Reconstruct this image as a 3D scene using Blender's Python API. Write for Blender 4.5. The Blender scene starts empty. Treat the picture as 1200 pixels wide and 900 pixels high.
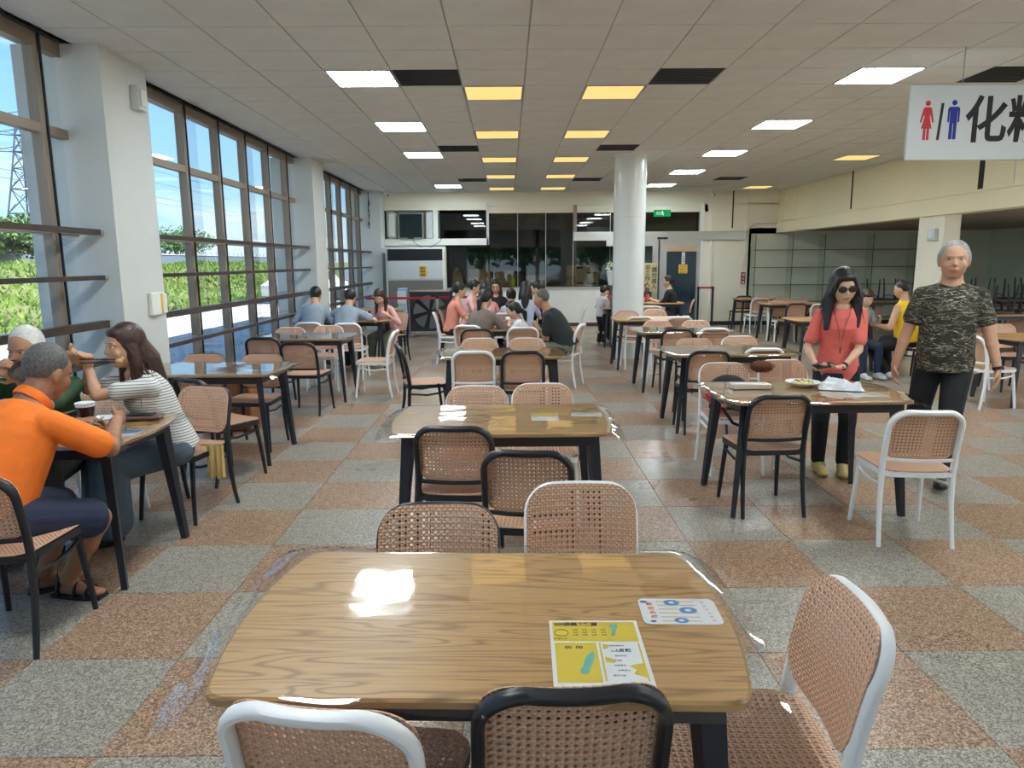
import bpy, bmesh, math, random
from mathutils import Vector, Matrix, Quaternion
random.seed(7)
PI = math.pi
SC = bpy.context.scene
COL = SC.collection

# ------------------------------------------------------------------ camera
cam_d = bpy.data.cameras.new('camera'); cam = bpy.data.objects.new('camera', cam_d); COL.objects.link(cam)
cam_d.sensor_fit = 'HORIZONTAL'; cam_d.sensor_width = 36.0; cam_d.lens = 837.5 / 1200 * 36.0
cam_d.clip_start = 0.02; cam_d.clip_end = 600
def _cam():
    p, y, r = 0.1689, 0.0047, -0.0069
    f = Vector((math.sin(y) * math.cos(p), math.cos(y) * math.cos(p), -math.sin(p)))
    rt = Vector((math.cos(y), -math.sin(y), 0)); up = rt.cross(f)
    r2 = rt * math.cos(r) + up * math.sin(r); u2 = -rt * math.sin(r) + up * math.cos(r)
    m = Matrix(((r2.x, u2.x, -f.x, 0), (r2.y, u2.y, -f.y, 0), (r2.z, u2.z, -f.z, 1.6066), (0, 0, 0, 1)))
    cam.matrix_world = m
_cam(); SC.camera = cam

# ------------------------------------------------------------------ view
SC.view_settings.view_transform = 'Standard'; SC.view_settings.look = 'None'
SC.view_settings.gamma = 1.0; SC.view_settings.use_curve_mapping = False
SC.view_settings.exposure = 0.58
SC.cycles.use_denoising = True
SC.cycles.max_bounces = 7; SC.cycles.diffuse_bounces = 4; SC.cycles.glossy_bounces = 3
SC.cycles.transparent_max_bounces = 24; SC.cycles.transmission_bounces = 4
SC.cycles.sample_clamp_indirect = 6.0
SC.cycles.caustics_reflective = False; SC.cycles.caustics_refractive = False

# ------------------------------------------------------------------ sky
SKY = 1.12
w = bpy.data.worlds.new('sky'); SC.world = w; w.use_nodes = True
nt = w.node_tree; nt.nodes.clear()
def N(nt, t, **k):
    n = nt.nodes.new(t)
    for a, b in k.items():
        if a == 'inp':
            for i, v in b.items(): n.inputs[i].default_value = v
        else: setattr(n, a, b)
    return n
tc = N(nt, 'ShaderNodeTexCoord'); sep = N(nt, 'ShaderNodeSeparateXYZ'); nt.links.new(tc.outputs['Generated'], sep.inputs[0])
ramp = N(nt, 'ShaderNodeValToRGB'); cr = ramp.color_ramp
cr.elements[0].position = 0.0; cr.elements[0].color = (0.60, 0.80, 0.93, 1)
cr.elements[1].position = 0.9; cr.elements[1].color = (0.06, 0.22, 0.62, 1)
for p, c in ((0.08, (0.38, 0.68, 0.93, 1)), (0.3, (0.15, 0.42, 0.82, 1))):
    e = cr.elements.new(p); e.color = c
nt.links.new(sep.outputs['Z'], ramp.inputs[0])
mp = N(nt, 'ShaderNodeMapping'); mp.inputs['Scale'].default_value = (1, 1, 3.2); nt.links.new(tc.outputs['Generated'], mp.inputs[0])
nz = N(nt, 'ShaderNodeTexNoise', inp={'Scale': 3.1, 'Detail': 7.0, 'Roughness': 0.6}); nt.links.new(mp.outputs[0], nz.inputs['Vector'])
cl = N(nt, 'ShaderNodeValToRGB'); cl.color_ramp.elements[0].position = 0.52; cl.color_ramp.elements[1].position = 0.75
nt.links.new(nz.outputs[0], cl.inputs[0])
mx = N(nt, 'ShaderNodeMix', data_type='RGBA'); mx.inputs[7].default_value = (0.95, 0.97, 1.0, 1)
nt.links.new(cl.outputs[0], mx.inputs[0]); nt.links.new(ramp.outputs[0], mx.inputs[6])
bg = N(nt, 'ShaderNodeBackground', inp={'Strength': SKY}); nt.links.new(mx.outputs[2], bg.inputs[0])
wo = N(nt, 'ShaderNodeOutputWorld'); nt.links.new(bg.outputs[0], wo.inputs[0])

# ------------------------------------------------------------------ sun
sl = bpy.data.lights.new('sun', 'SUN'); sl.energy = 9.0; sl.angle = 0.01; sl.color = (1.0, 0.96, 0.88)
so = bpy.data.objects.new('sun', sl); COL.objects.link(so)
so.rotation_euler = Vector((0.66, -0.12, 0.80)).to_track_quat('Z', 'Y').to_euler()

LAMP_W, LAMP_O = 33.0, 1.25

# ------------------------------------------------------------------ helpers
def tag(o, label=None, cat=None, group=None, kind=None):
    if label: o['label'] = label
    if cat: o['category'] = cat
    if group: o['group'] = group
    if kind: o['kind'] = kind
    return o
def empty(name, loc, rz=0, **k):
    o = bpy.data.objects.new(name, None); COL.objects.link(o); o.empty_display_size = 0.1
    o.location = loc; o.rotation_euler = (0, 0, rz)
    return tag(o, **k)
class MB:
    def __init__(s): s.v = []; s.f = []; s.m = []; s.mi = 0; s.X = None
    def add(s, vs, fs):
        b = len(s.v)
        if s.X is not None: vs = [s.X @ Vector(p) for p in vs]
        s.v.extend([tuple(p) for p in vs]); s.f.extend([tuple(b + i for i in f) for f in fs]); s.m.extend([s.mi] * len(fs))
        return s
    def box(s, x0, x1, y0, y1, z0, z1):
        return s.add([(x0, y0, z0), (x1, y0, z0), (x1, y1, z0), (x0, y1, z0), (x0, y0, z1), (x1, y0, z1), (x1, y1, z1), (x0, y1, z1)],
                     [(0, 3, 2, 1), (4, 5, 6, 7), (0, 1, 5, 4), (1, 2, 6, 5), (2, 3, 7, 6), (3, 0, 4, 7)])
    def bbox(s, x0, x1, y0, y1, z0, z1, b=0.005):
        # chamfered box (vertical prism with bevelled top and bottom)
        def ring(k, z): return [(x0 + k + b, y0 + k, z), (x1 - k - b, y0 + k, z), (x1 - k, y0 + k + b, z), (x1 - k, y1 - k - b, z),
                                (x1 - k - b, y1 - k, z), (x0 + k + b, y1 - k, z), (x0 + k, y1 - k - b, z), (x0 + k, y0 + k + b, z)]
        r = ring(b, z0) + ring(0, z0 + b) + ring(0, z1 - b) + ring(b, z1)
        f = [tuple(range(7, -1, -1)), tuple(range(24, 32))]
        for a in range(3):
            for i in range(8): f.append((a * 8 + i, a * 8 + (i + 1) % 8, a * 8 + 8 + (i + 1) % 8, a * 8 + 8 + i))
        return s.add(r, f)
    def sweep(s, path, rad, n=8, closed=False, caps=True, up=(0, 0, 1), power=1.0):
        P = [Vector(p) for p in path]; L = len(P)
        if not isinstance(rad, list): rad = [rad] * L
        rings = []; U = Vector(up); prev = None
        for i, p in enumerate(P):
            if closed: t = P[(i + 1) % L] - P[i - 1]
            else: t = P[min(i + 1, L - 1)] - P[max(i - 1, 0)]
            t.normalize()
            if prev is None:
                a = U - t * U.dot(t)
                if a.length < 1e-3: a = Vector((1, 0, 0)) - t * t.x
            else: a = prev - t * prev.dot(t)
            a.normalize(); prev = a; b = t.cross(a)
            r = rad[i]; ra, rb = (r, r) if not isinstance(r, tuple) else r
            for k in range(n):
                th = 2 * PI * k / n; c, d = math.cos(th), math.sin(th)
                if power != 1: c = math.copysign(abs(c) ** power, c); d = math.copysign(abs(d) ** power, d)
                rings.append(p + a * (ra * c) + b * (rb * d))
        f = []
        for i in range(L if closed else L - 1):
            j = (i + 1) % L
            for k in range(n): f.append((i * n + k, i * n + (k + 1) % n, j * n + (k + 1) % n, j * n + k))
        if caps and not closed:
            f.append(tuple(range(n - 1, -1, -1))); f.append(tuple((L - 1) * n + k for k in range(n)))
        return s.add(rings, f)
    def cyl(s, a, b, r1, r2=None, n=12): return s.sweep([a, b], [r1, r1 if r2 is None else r2], n)
    def lathe(s, prof, n=20, c=(0, 0, 0)):
        vs = [(c[0] + r * math.cos(2 * PI * k / n), c[1] + r * math.sin(2 * PI * k / n), c[2] + z) for r, z in prof for k in range(n)]
        f = [(i * n + k, i * n + (k + 1) % n, (i + 1) * n + (k + 1) % n, (i + 1) * n + k) for i in range(len(prof) - 1) for k in range(n)]
        f.append(tuple(range(n - 1, -1, -1))); f.append(tuple((len(prof) - 1) * n + k for k in range(n)))
        return s.add(vs, f)
    def ell(s, c, r, R=None, nu=12, nv=8):
        c = Vector(c); vs = []; f = []
        for j in range(1, nv):
            ph = PI * j / nv
            for i in range(nu):
                th = 2 * PI * i / nu
                p = Vector((r[0] * math.sin(ph) * math.cos(th), r[1] * math.sin(ph) * math.sin(th), r[2] * math.cos(ph)))
                vs.append(c + (R @ p if R else p))
        t = Vector((0, 0, r[2])); vs.append(c + (R @ t if R else t)); vs.append(c - (R @ t if R else t)); T = len(vs) - 2
        for j in range(nv - 2):
            for i in range(nu): f.append((j * nu + i, (j + 1) * nu + i, (j + 1) * nu + (i + 1) % nu, j * nu + (i + 1) % nu))
        for i in range(nu):
            f.append((T, i, (i + 1) % nu)); b = (nv - 2) * nu; f.append((T + 1, b + (i + 1) % nu, b + i))
        return s.add(vs, f)
    def prism(s, poly, z0, z1):
        n = len(poly)
        return s.add([(x, y, z0) for x, y in poly] + [(x, y, z1) for x, y in poly],
                     [tuple(range(n - 1, -1, -1)), tuple(range(n, 2 * n))] + [(i, (i + 1) % n, n + (i + 1) % n, n + i) for i in range(n)])
    def capsule(s, a, b, ra, rb, n=12, flat=None, up=(0, 1, 0)):
        # tapered limb with round ends; flat = (sa, sb) scale of the two section axes
        a = Vector(a); b = Vector(b); t = (b - a); L = t.length; t = t / max(L, 1e-6)
        path = []; rad = []
        for k in (0.0, 0.35, 0.7, 0.92):
            path.append(a - t * ra * (1 - k)); rad.append(ra * math.sqrt(max(0.0, 1 - (1 - k) ** 2)) if k > 0 else ra * 0.12)
        path.append(a); rad.append(ra)
        for k in (0.25, 0.5, 0.75):
            path.append(a + t * L * k); rad.append(ra + (rb - ra) * k)
        path.append(b); rad.append(rb)
        for k in (0.92, 0.7, 0.35, 0.0):
            path.append(b + t * rb * (1 - k)); rad.append(rb * math.sqrt(max(0.0, 1 - (1 - k) ** 2)) if k > 0 else rb * 0.12)
        if flat: rad = [(r * flat[0], r * flat[1]) for r in rad]
        return s.sweep(path, rad, n, up=up)
    def mesh(s, name, mats, smooth=True, angle=40):
        me = bpy.data.meshes.new(name); me.from_pydata(s.v, [], s.f)
        if not isinstance(mats, (list, tuple)): mats = [mats]
        for m in mats: me.materials.append(m)
        if len(mats) > 1: me.polygons.foreach_set('material_index', s.m)
        me.update()
        if smooth:
            me.polygons.foreach_set('use_smooth', [True] * len(me.polygons))
            me.set_sharp_from_angle(angle=math.radians(angle))
        return me
    def build(s, name, mats, parent=None, smooth=True, angle=40, **k):
        return link(name, s.mesh(name, mats, smooth, angle), parent, **k)
def link(name, me, parent=None, loc=None, **k):
    o = bpy.data.objects.new(name, me); COL.objects.link(o)
    if parent is not None: o.parent = parent
    if loc is not None: o.location = loc
    return tag(o, **k)
def dup(root, loc, rz, label, group=None, name=None):
    r = root.copy(); COL.objects.link(r); r.location = loc; r.rotation_euler = (0, 0, rz); r['label'] = label
    if group: r['group'] = group
    for ch in root.children:
        c = ch.copy(); COL.objects.link(c); c.parent = r
        for g in ch.children:
            d = g.copy(); COL.objects.link(d); d.parent = c
    return r
def struct(name, mb, m, parent=None, **k):
    o = mb.build(name, m, parent, smooth=False)
    if parent is None: o['kind'] = 'structure'
    return tag(o, **k)
def rrect(x0, x1, y0, y1, r, n=5):
    P = []
    for cx, cy, a in ((x1 - r, y1 - r, 0), (x0 + r, y1 - r, 90), (x0 + r, y0 + r, 180), (x1 - r, y0 + r, 270)):
        for k in range(n + 1):
            t = math.radians(a + 90 * k / n); P.append((cx + r * math.cos(t), cy + r * math.sin(t)))
    return P

# ------------------------------------------------------------------ materials
def new_mat(name):
    m = bpy.data.materials.new(name); m.use_nodes = True; m.node_tree.nodes.clear()
    return m, m.node_tree
def finish(nt, sh):
    o = N(nt, 'ShaderNodeOutputMaterial'); nt.links.new(sh, o.inputs[0])
def mat(name, col, rough=0.5, metal=0.0, var=0.0, vscale=20.0, bump=0.0, bscale=60.0, spec=0.5, coat=0.0, stretch=(1, 1, 1), sheen=0.0):
    m, nt = new_mat(name); L = nt.links.new
    b = N(nt, 'ShaderNodeBsdfPrincipled'); c4 = tuple(col) + (1,)
    b.inputs['Base Color'].default_value = c4; b.inputs['Roughness'].default_value = rough; b.inputs['Metallic'].default_value = metal
    b.inputs['Specular IOR Level'].default_value = spec; b.inputs['Coat Weight'].default_value = coat; b.inputs['Coat Roughness'].default_value = 0.08
    if var or bump:
        tc = N(nt, 'ShaderNodeTexCoord'); mp = N(nt, 'ShaderNodeMapping'); mp.inputs['Scale'].default_value = stretch; L(tc.outputs['Object'], mp.inputs[0])
    if var:
        nz = N(nt, 'ShaderNodeTexNoise', inp={'Scale': vscale, 'Detail': 4.0}); L(mp.outputs[0], nz.inputs['Vector'])
        mr = N(nt, 'ShaderNodeMapRange', inp={'From Min': 0.3, 'From Max': 0.7, 'To Min': 1 - var, 'To Max': 1 + var}); L(nz.outputs[0], mr.inputs[0])
        hs = N(nt, 'ShaderNodeHueSaturation'); hs.inputs['Color'].default_value = c4; L(mr.outputs[0], hs.inputs['Value']); L(hs.outputs[0], b.inputs['Base Color'])
    if bump:
        nb = N(nt, 'ShaderNodeTexNoise', inp={'Scale': bscale, 'Detail': 3.0}); L(mp.outputs[0], nb.inputs['Vector'])
        bp = N(nt, 'ShaderNodeBump', inp={'Strength': bump, 'Distance': 0.01}); L(nb.outputs[0], bp.inputs['Height']); L(bp.outputs[0], b.inputs['Normal'])
    finish(nt, b.outputs[0]); return m
def emit(name, col, s):
    m, nt = new_mat(name); e = N(nt, 'ShaderNodeEmission', inp={'Color': tuple(col) + (1,), 'Strength': s}); finish(nt, e.outputs[0]); return m
def glass(name, tint=(0.96, 0.99, 0.98), rough=0.02, refl=1.0, ior=1.45, bump=0.0, bscale=3.0):
    m, nt = new_mat(name); L = nt.links.new
    t = N(nt, 'ShaderNodeBsdfTransparent', inp={'Color': tuple(tint) + (1,)}); g = N(nt, 'ShaderNodeBsdfGlossy', inp={'Roughness': rough})
    fr = N(nt, 'ShaderNodeFresnel', inp={'IOR': ior}); ml = N(nt, 'ShaderNodeMath', operation='MULTIPLY', use_clamp=True); ml.inputs[1].default_value = refl
    ge = N(nt, 'ShaderNodeNewGeometry'); io = N(nt, 'ShaderNodeMix', data_type='FLOAT'); io.inputs[2].default_value = ior; io.inputs[3].default_value = 1 / ior
    L(ge.outputs['Backfacing'], io.inputs[0]); L(io.outputs[0], fr.inputs['IOR'])
    L(fr.outputs[0], ml.inputs[0]); mx = N(nt, 'ShaderNodeMixShader'); L(ml.outputs[0], mx.inputs[0]); L(t.outputs[0], mx.inputs[1]); L(g.outputs[0], mx.inputs[2])
    if bump:
        tc = N(nt, 'ShaderNodeTexCoord'); nb = N(nt, 'ShaderNodeTexNoise', inp={'Scale': bscale, 'Detail': 1.0}); L(tc.outputs['Object'], nb.inputs['Vector'])
        bp = N(nt, 'ShaderNodeBump', inp={'Strength': bump, 'Distance': 0.02}); L(nb.outputs[0], bp.inputs['Height']); L(bp.outputs[0], g.inputs['Normal'])
    finish(nt, mx.outputs[0]); return m
def terrazzo(name, base, c1, c2, scale=170.0):
    m, nt = new_mat(name); L = nt.links.new
    b = N(nt, 'ShaderNodeBsdfPrincipled', inp={'Roughness': 0.33}); tc = N(nt, 'ShaderNodeTexCoord')
    oi = N(nt, 'ShaderNodeNewGeometry')
    v = N(nt, 'ShaderNodeTexVoronoi', inp={'Scale': scale}); L(oi.outputs['Position'], v.inputs['Vector'])
    n2 = N(nt, 'ShaderNodeTexNoise', inp={'Scale': scale * 0.6, 'Detail': 3.0}); L(oi.outputs['Position'], n2.inputs['Vector'])
    r = N(nt, 'ShaderNodeValToRGB'); e = r.color_ramp; e.interpolation = 'CONSTANT'
    e.elements[0].position = 0.0; e.elements[0].color = tuple(c1) + (1,); e.elements[1].position = 0.36; e.elements[1].color = tuple(base) + (1,)
    x = e.elements.new(0.8); x.color = tuple(c2) + (1,)
    sp = N(nt, 'ShaderNodeSeparateColor'); L(v.outputs['Color'], sp.inputs[0]); L(sp.outputs[0], r.inputs[0])
    n3 = N(nt, 'ShaderNodeTexNoise', inp={'Scale': 1.3, 'Detail': 3.0}); L(oi.outputs['Position'], n3.inputs['Vector'])
    mr = N(nt, 'ShaderNodeMapRange', inp={'From Min': 0.3, 'From Max': 0.7, 'To Min': 0.95, 'To Max': 1.05}); L(n3.outputs[0], mr.inputs[0])
    hs = N(nt, 'ShaderNodeHueSaturation'); L(r.outputs[0], hs.inputs['Color']); L(mr.outputs[0], hs.inputs['Value'])
    L(hs.outputs[0], b.inputs['Base Color'])
    m2 = N(nt, 'ShaderNodeMapRange', inp={'From Min': 0.3, 'From Max': 0.7, 'To Min': 0.27, 'To Max': 0.36}); L(n3.outputs[0], m2.inputs[0]); L(m2.outputs[0], b.inputs['Roughness'])
    bp = N(nt, 'ShaderNodeBump', inp={'Strength': 0.12, 'Distance': 0.002}); L(n2.outputs[0], bp.inputs['Height']); L(bp.outputs[0], b.inputs['Normal'])
    finish(nt, b.outputs[0]); return m
def wood(name, light, dark, ax='X', coat=0.0, scale=1.0, rough=0.35):
    m, nt = new_mat(name); L = nt.links.new
    b = N(nt, 'ShaderNodeBsdfPrincipled', inp={'Roughness': rough, 'Coat Weight': coat, 'Coat Roughness': 0.1})
    tc = N(nt, 'ShaderNodeTexCoord'); mp = N(nt, 'ShaderNodeMapping'); L(tc.outputs['Object'], mp.inputs[0])
    mp.inputs['Scale'].default_value = (0.9 * scale, 9.0 * scale, 9.0 * scale) if ax == 'X' else (9.0 * scale, 9.0 * scale, 0.9 * scale)
    n1 = N(nt, 'ShaderNodeTexNoise', inp={'Scale': 1.0, 'Detail': 2.0, 'Distortion': 0.6}); L(mp.outputs[0], n1.inputs['Vector'])
    ml = N(nt, 'ShaderNodeMath', operation='MULTIPLY'); ml.inputs[1].default_value = 26.0; L(n1.outputs[0], ml.inputs[0])
    fr = N(nt, 'ShaderNodeMath', operation='PINGPONG'); fr.inputs[1].default_value = 1.0; L(ml.outputs[0], fr.inputs[0])
    r = N(nt, 'ShaderNodeValToRGB'); r.color_ramp.elements[0].color = tuple(dark) + (1,); r.color_ramp.elements[1].color = tuple(light) + (1,)
    r.color_ramp.elements[0].position = 0.0; r.color_ramp.elements[1].position = 0.45
    L(fr.outputs[0], r.inputs[0])
    mp2 = N(nt, 'ShaderNodeMapping'); L(tc.outputs['Object'], mp2.inputs[0]); mp2.inputs['Scale'].default_value = (6, 160, 160) if ax == 'X' else (160, 160, 6)
    n2 = N(nt, 'ShaderNodeTexNoise', inp={'Scale': 1.0, 'Detail': 3.0}); L(mp2.outputs[0], n2.inputs['Vector'])
    mr = N(nt, 'ShaderNodeMapRange', inp={'From Min': 0.3, 'From Max': 0.7, 'To Min': 0.84, 'To Max': 1.1}); L(n2.outputs[0], mr.inputs[0])
    hs = N(nt, 'ShaderNodeHueSaturation'); L(r.outputs[0], hs.inputs['Color']); L(mr.outputs[0], hs.inputs['Value']); L(hs.outputs[0], b.inputs['Base Color'])
    finish(nt, b.outputs[0]); return m
def cane(name, col):
    # moulded woven relief: crossing diagonal strands
    m, nt = new_mat(name); L = nt.links.new
    b = N(nt, 'ShaderNodeBsdfPrincipled', inp={'Roughness': 0.42}); tc = N(nt, 'ShaderNodeTexCoord')
    hs = []
    for rot in (0, 45, 90, 135):
        mp = N(nt, 'ShaderNodeMapping'); mp.inputs['Rotation'].default_value = (0, 0, 0)
        sp = N(nt, 'ShaderNodeSeparateXYZ'); L(tc.outputs['UV'], sp.inputs[0])
        a = N(nt, 'ShaderNodeMath', operation='MULTIPLY'); a.inputs[1].default_value = math.cos(math.radians(rot)); L(sp.outputs[0], a.inputs[0])
        c = N(nt, 'ShaderNodeMath', operation='MULTIPLY_ADD'); c.inputs[1].default_value = math.sin(math.radians(rot)); L(sp.outputs[1], c.inputs[0]); L(a.outputs[0], c.inputs[2])
        k = 2 * PI / 0.0195 * (2 if rot in (0, 90) else 1.4142)
        d = N(nt, 'ShaderNodeMath', operation='MULTIPLY'); d.inputs[1].default_value = k; L(c.outputs[0], d.inputs[0])
        e = N(nt, 'ShaderNodeMath', operation='SINE'); L(d.outputs[0], e.inputs[0]); hs.append(e)
    s = hs[0].outputs[0]
    for h in hs[1:]:
        a = N(nt, 'ShaderNodeMath', operation='ADD'); L(s, a.inputs[0]); L(h.outputs[0], a.inputs[1]); s = a.outputs[0]
    bp = N(nt, 'ShaderNodeBump', inp={'Strength': 0.6, 'Distance': 0.0012}); L(s, bp.inputs['Height']); L(bp.outputs[0], b.inputs['Normal'])
    mr = N(nt, 'ShaderNodeMapRange', inp={'From Min': -2.5, 'From Max': 2.0, 'To Min': 0.72, 'To Max': 1.08}); L(s, mr.inputs[0])
    hv = N(nt, 'ShaderNodeHueSaturation'); hv.inputs['Color'].default_value = tuple(col) + (1,); L(mr.outputs[0], hv.inputs['Value']); L(hv.outputs[0], b.inputs['Base Color'])
    finish(nt, b.outputs[0]); return m

M = {}
M['floor_grey'] = terrazzo('terrazzo_grey', (0.335, 0.305, 0.255), (0.17, 0.15, 0.125), (0.47, 0.435, 0.37))
M['floor_tan'] = terrazzo('terrazzo_tan', (0.37, 0.23, 0.145), (0.17, 0.095, 0.06), (0.52, 0.38, 0.27))
M['grout'] = mat('tile_joint', (0.20, 0.17, 0.15), 0.8)
M['ctile'] = mat('ceiling_board', (0.74, 0.76, 0.75), 0.9, var=0.04, vscale=3)
M['cback'] = mat('ceiling_joint_dark', (0.06, 0.06, 0.06), 0.9)
M['tbar'] = mat('ceiling_bar', (0.45, 0.46, 0.46), 0.5)
M['wall'] = mat('cream_wall', (0.84, 0.80, 0.67), 0.75, var=0.04, vscale=1.2)
M['wallwhite'] = mat('pale_wall', (0.80, 0.82, 0.78), 0.7, var=0.04, vscale=1.5)
M['greenwall'] = mat('pale_green_wall', (0.66, 0.72, 0.60), 0.75, var=0.05, vscale=1.0)
M['baywall'] = mat('grey_green_wall', (0.66, 0.67, 0.57), 0.75, var=0.05, vscale=1.0)
M['beam'] = mat('cream_panel', (0.85, 0.78, 0.56), 0.7, var=0.03, vscale=1.0)
M['groove'] = mat('dark_gap', (0.03, 0.03, 0.02), 0.9)
M['pillar'] = mat('pillar_plaster', (0.66, 0.68, 0.66), 0.75, var=0.04, vscale=1.4)
M['column'] = mat('gloss_column', (0.74, 0.77, 0.76), 0.22, var=0.03, vscale=2.0)
M['brownalu'] = mat('tan_aluminium', (0.30, 0.235, 0.18), 0.45, metal=0.2)
M['darkrail'] = mat('dark_wood_rail', (0.055, 0.04, 0.035), 0.3, var=0.2, vscale=9)
M['steel'] = mat('brushed_steel', (0.55, 0.55, 0.53), 0.3, metal=0.9)
M['alu'] = mat('aluminium', (0.60, 0.62, 0.62), 0.35, metal=0.7)
M['black'] = mat('black_plastic', (0.012, 0.013, 0.018), 0.38)
M['blackmetal'] = mat('black_table_leg', (0.018, 0.021, 0.032), 0.42)
M['white'] = mat('white_plastic', (0.86, 0.87, 0.88), 0.35)
M['cream'] = mat('cream_plastic', (0.75, 0.74, 0.70), 0.4)
M['cane'] = cane('cane_pink_tan', (0.74, 0.445, 0.295))
M['top'] = wood('tabletop_oak', (0.56, 0.33, 0.135), (0.30, 0.16, 0.055))
M['topedge'] = mat('tabletop_edge', (0.40, 0.24, 0.11), 0.45)
M['vinyl'] = glass('clear_vinyl', (0.97, 0.975, 0.975), 0.05, 1.5, 1.5, bump=0.05, bscale=9.0)
M['glass'] = glass('window_glass', (0.98, 0.992, 0.995), 0.0, 1.0)
M['bigglass'] = glass('partition_glass', (0.75, 0.78, 0.76), 0.02, 1.5, 1.5)
M['shelfglass'] = glass('shelf_glass', (0.93, 0.965, 0.94), 0.02, 0.6)
M['lampw'] = emit('lamp_white', (0.88, 0.97, 1.0), LAMP_W)
M['lampo'] = emit('lamp_orange', (0.64, 0.42, 0.15), LAMP_O)
M['concrete'] = mat('sunny_concrete', (0.55, 0.52, 0.46), 0.85, var=0.12, vscale=0.8)
M['soil'] = mat('dry_grass_soil', (0.16, 0.18, 0.06), 0.9, var=0.3, vscale=0.9)
M['grass'] = mat('grass_green', (0.12, 0.22, 0.035), 0.75, var=0.4, vscale=1.2)
M['grass2'] = mat('grass_light', (0.19, 0.30, 0.055), 0.75, var=0.3, vscale=1.2)
M['leaf'] = mat('tree_leaf', (0.11, 0.21, 0.075), 0.7, var=0.4, vscale=0.6)
M['bark'] = mat('bark', (0.12, 0.09, 0.06), 0.9)
M['roof'] = mat('roof_slab', (0.4, 0.4, 0.4), 0.9)
M['paper'] = mat('white_paper', (0.80, 0.82, 0.84), 0.6)
M['yellow'] = mat('yellow_print', (0.75, 0.56, 0.045), 0.5)
M['amber'] = mat('amber_sheet', (0.85, 0.50, 0.06), 0.5)
M['ink'] = mat('black_ink', (0.02, 0.02, 0.02), 0.5)
M['red'] = mat('red_print', (0.55, 0.03, 0.05), 0.5)
M['redbelt'] = mat('red_belt', (0.45, 0.02, 0.05), 0.7)
M['blueprint'] = mat('blue_print', (0.015, 0.03, 0.28), 0.5)
M['signwhite'] = mat('sign_board', (0.62, 0.66, 0.67), 0.4)
M['cardboard'] = mat('brown_cardboard', (0.36, 0.25, 0.13), 0.8, var=0.1)
M['tealprint'] = mat('teal_print', (0.14, 0.50, 0.42), 0.5)
M['skyprint'] = mat('sky_blue_print', (0.05, 0.25, 0.60), 0.5)
M['greenexit'] = emit('exit_green', (0.01, 0.22, 0.07), 1.0)
M['greenline'] = mat('white_symbol', (0.8, 0.9, 0.82), 0.5)
# ================================================================== THE SETTING
H = 3.30; XL = -3.5; XB = 6.7; XR = 12.0; YF = 18.07; YN = -3.0; HB = 2.28
# ---- floor with tiles
fl = MB().box(XL - 0.3, XR + 0.2, YN, YF + 4.5, -0.15, -0.010); floor = struct('floor', fl, M['grout'], label='checkered grey and tan terrazzo tile floor')
tiles = []
i0, i1 = -8, 19; k0, k1 = -12, 24
for i in range(i0, i1):
    for k in range(k0, k1):
        x = 1.03 + 0.6 * i; y = 3.935 + 0.6 * k
        xa, xb = max(x, XL), min(x + 0.6, XR); ya, yb = max(y, YN), min(y + 0.6, YF)
        if xb - xa < 0.05 or yb - ya < 0.05: continue
        ii = i + (i >= -3) + (i >= -1)
        c = 0 if (ii + k) % 2 == 0 else 1
        yc = (ya + yb) / 2; xc = (xa + xb) / 2
        vis = yc > 1.1 and abs(xc) < yc * 0.74 + 0.8
        tiles.append((0 if vis else 1, yc + abs(xc) * 0.2, xa, xb, ya, yb, c))
tiles.sort()
cache = {}
rest = MB()
for n, (vv, d, xa, xb, ya, yb, c) in enumerate(tiles):
    g = 0.0012; w_, h_ = (xb - xa) / 2 - g, (yb - ya) / 2 - g; cx, cy = (xa + xb) / 2, (ya + yb) / 2
    if n < 300:
        key = (round(w_, 3), round(h_, 3), c)
        if key not in cache:
            b = 0.0025
            cache[key] = MB().add([(-w_, -h_, -.010), (w_, -h_, -.010), (w_, h_, -.010), (-w_, h_, -.010), (-w_, -h_, -.0015), (w_, -h_, -.0015), (w_, h_, -.0015), (-w_, h_, -.0015),
                 (-w_ + b, -h_ + b, 0), (w_ - b, -h_ + b, 0), (w_ - b, h_ - b, 0), (-w_ + b, h_ - b, 0)],
                [(0, 1, 5, 4), (1, 2, 6, 5), (2, 3, 7, 6), (3, 0, 4, 7), (4, 5, 9, 8), (5, 6, 10, 9), (6, 7, 11, 10), (7, 4, 8, 11), (8, 9, 10, 11)]).mesh('floor_tile', M['floor_tan'] if c else M['floor_grey'], smooth=False)
        link('floor_tile', cache[key], floor, (cx, cy, 0))
    else:
        rest.mi = c; rest.box(cx - w_, cx + w_, cy - h_, cy + h_, -0.010, 0)
rest.build('far_floor_tiles', [M['floor_grey'], M['floor_tan']], floor, smooth=False, kind='stuff')
# small dark stain on the floor
st = MB().prism([(1.63 + 0.035 * math.cos(a / 8 * 2 * PI) * (1 + 0.2 * math.sin(a * 2.3)), 1.56 + 0.018 * math.sin(a / 8 * 2 * PI) + 0.006 * math.cos(a * 2)) for a in range(8)], 0.0, 0.001)
tag(st.build('floor_stain', M['ink']), label='small dark spot on the grey tile near the right edge', cat='stain')

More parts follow.
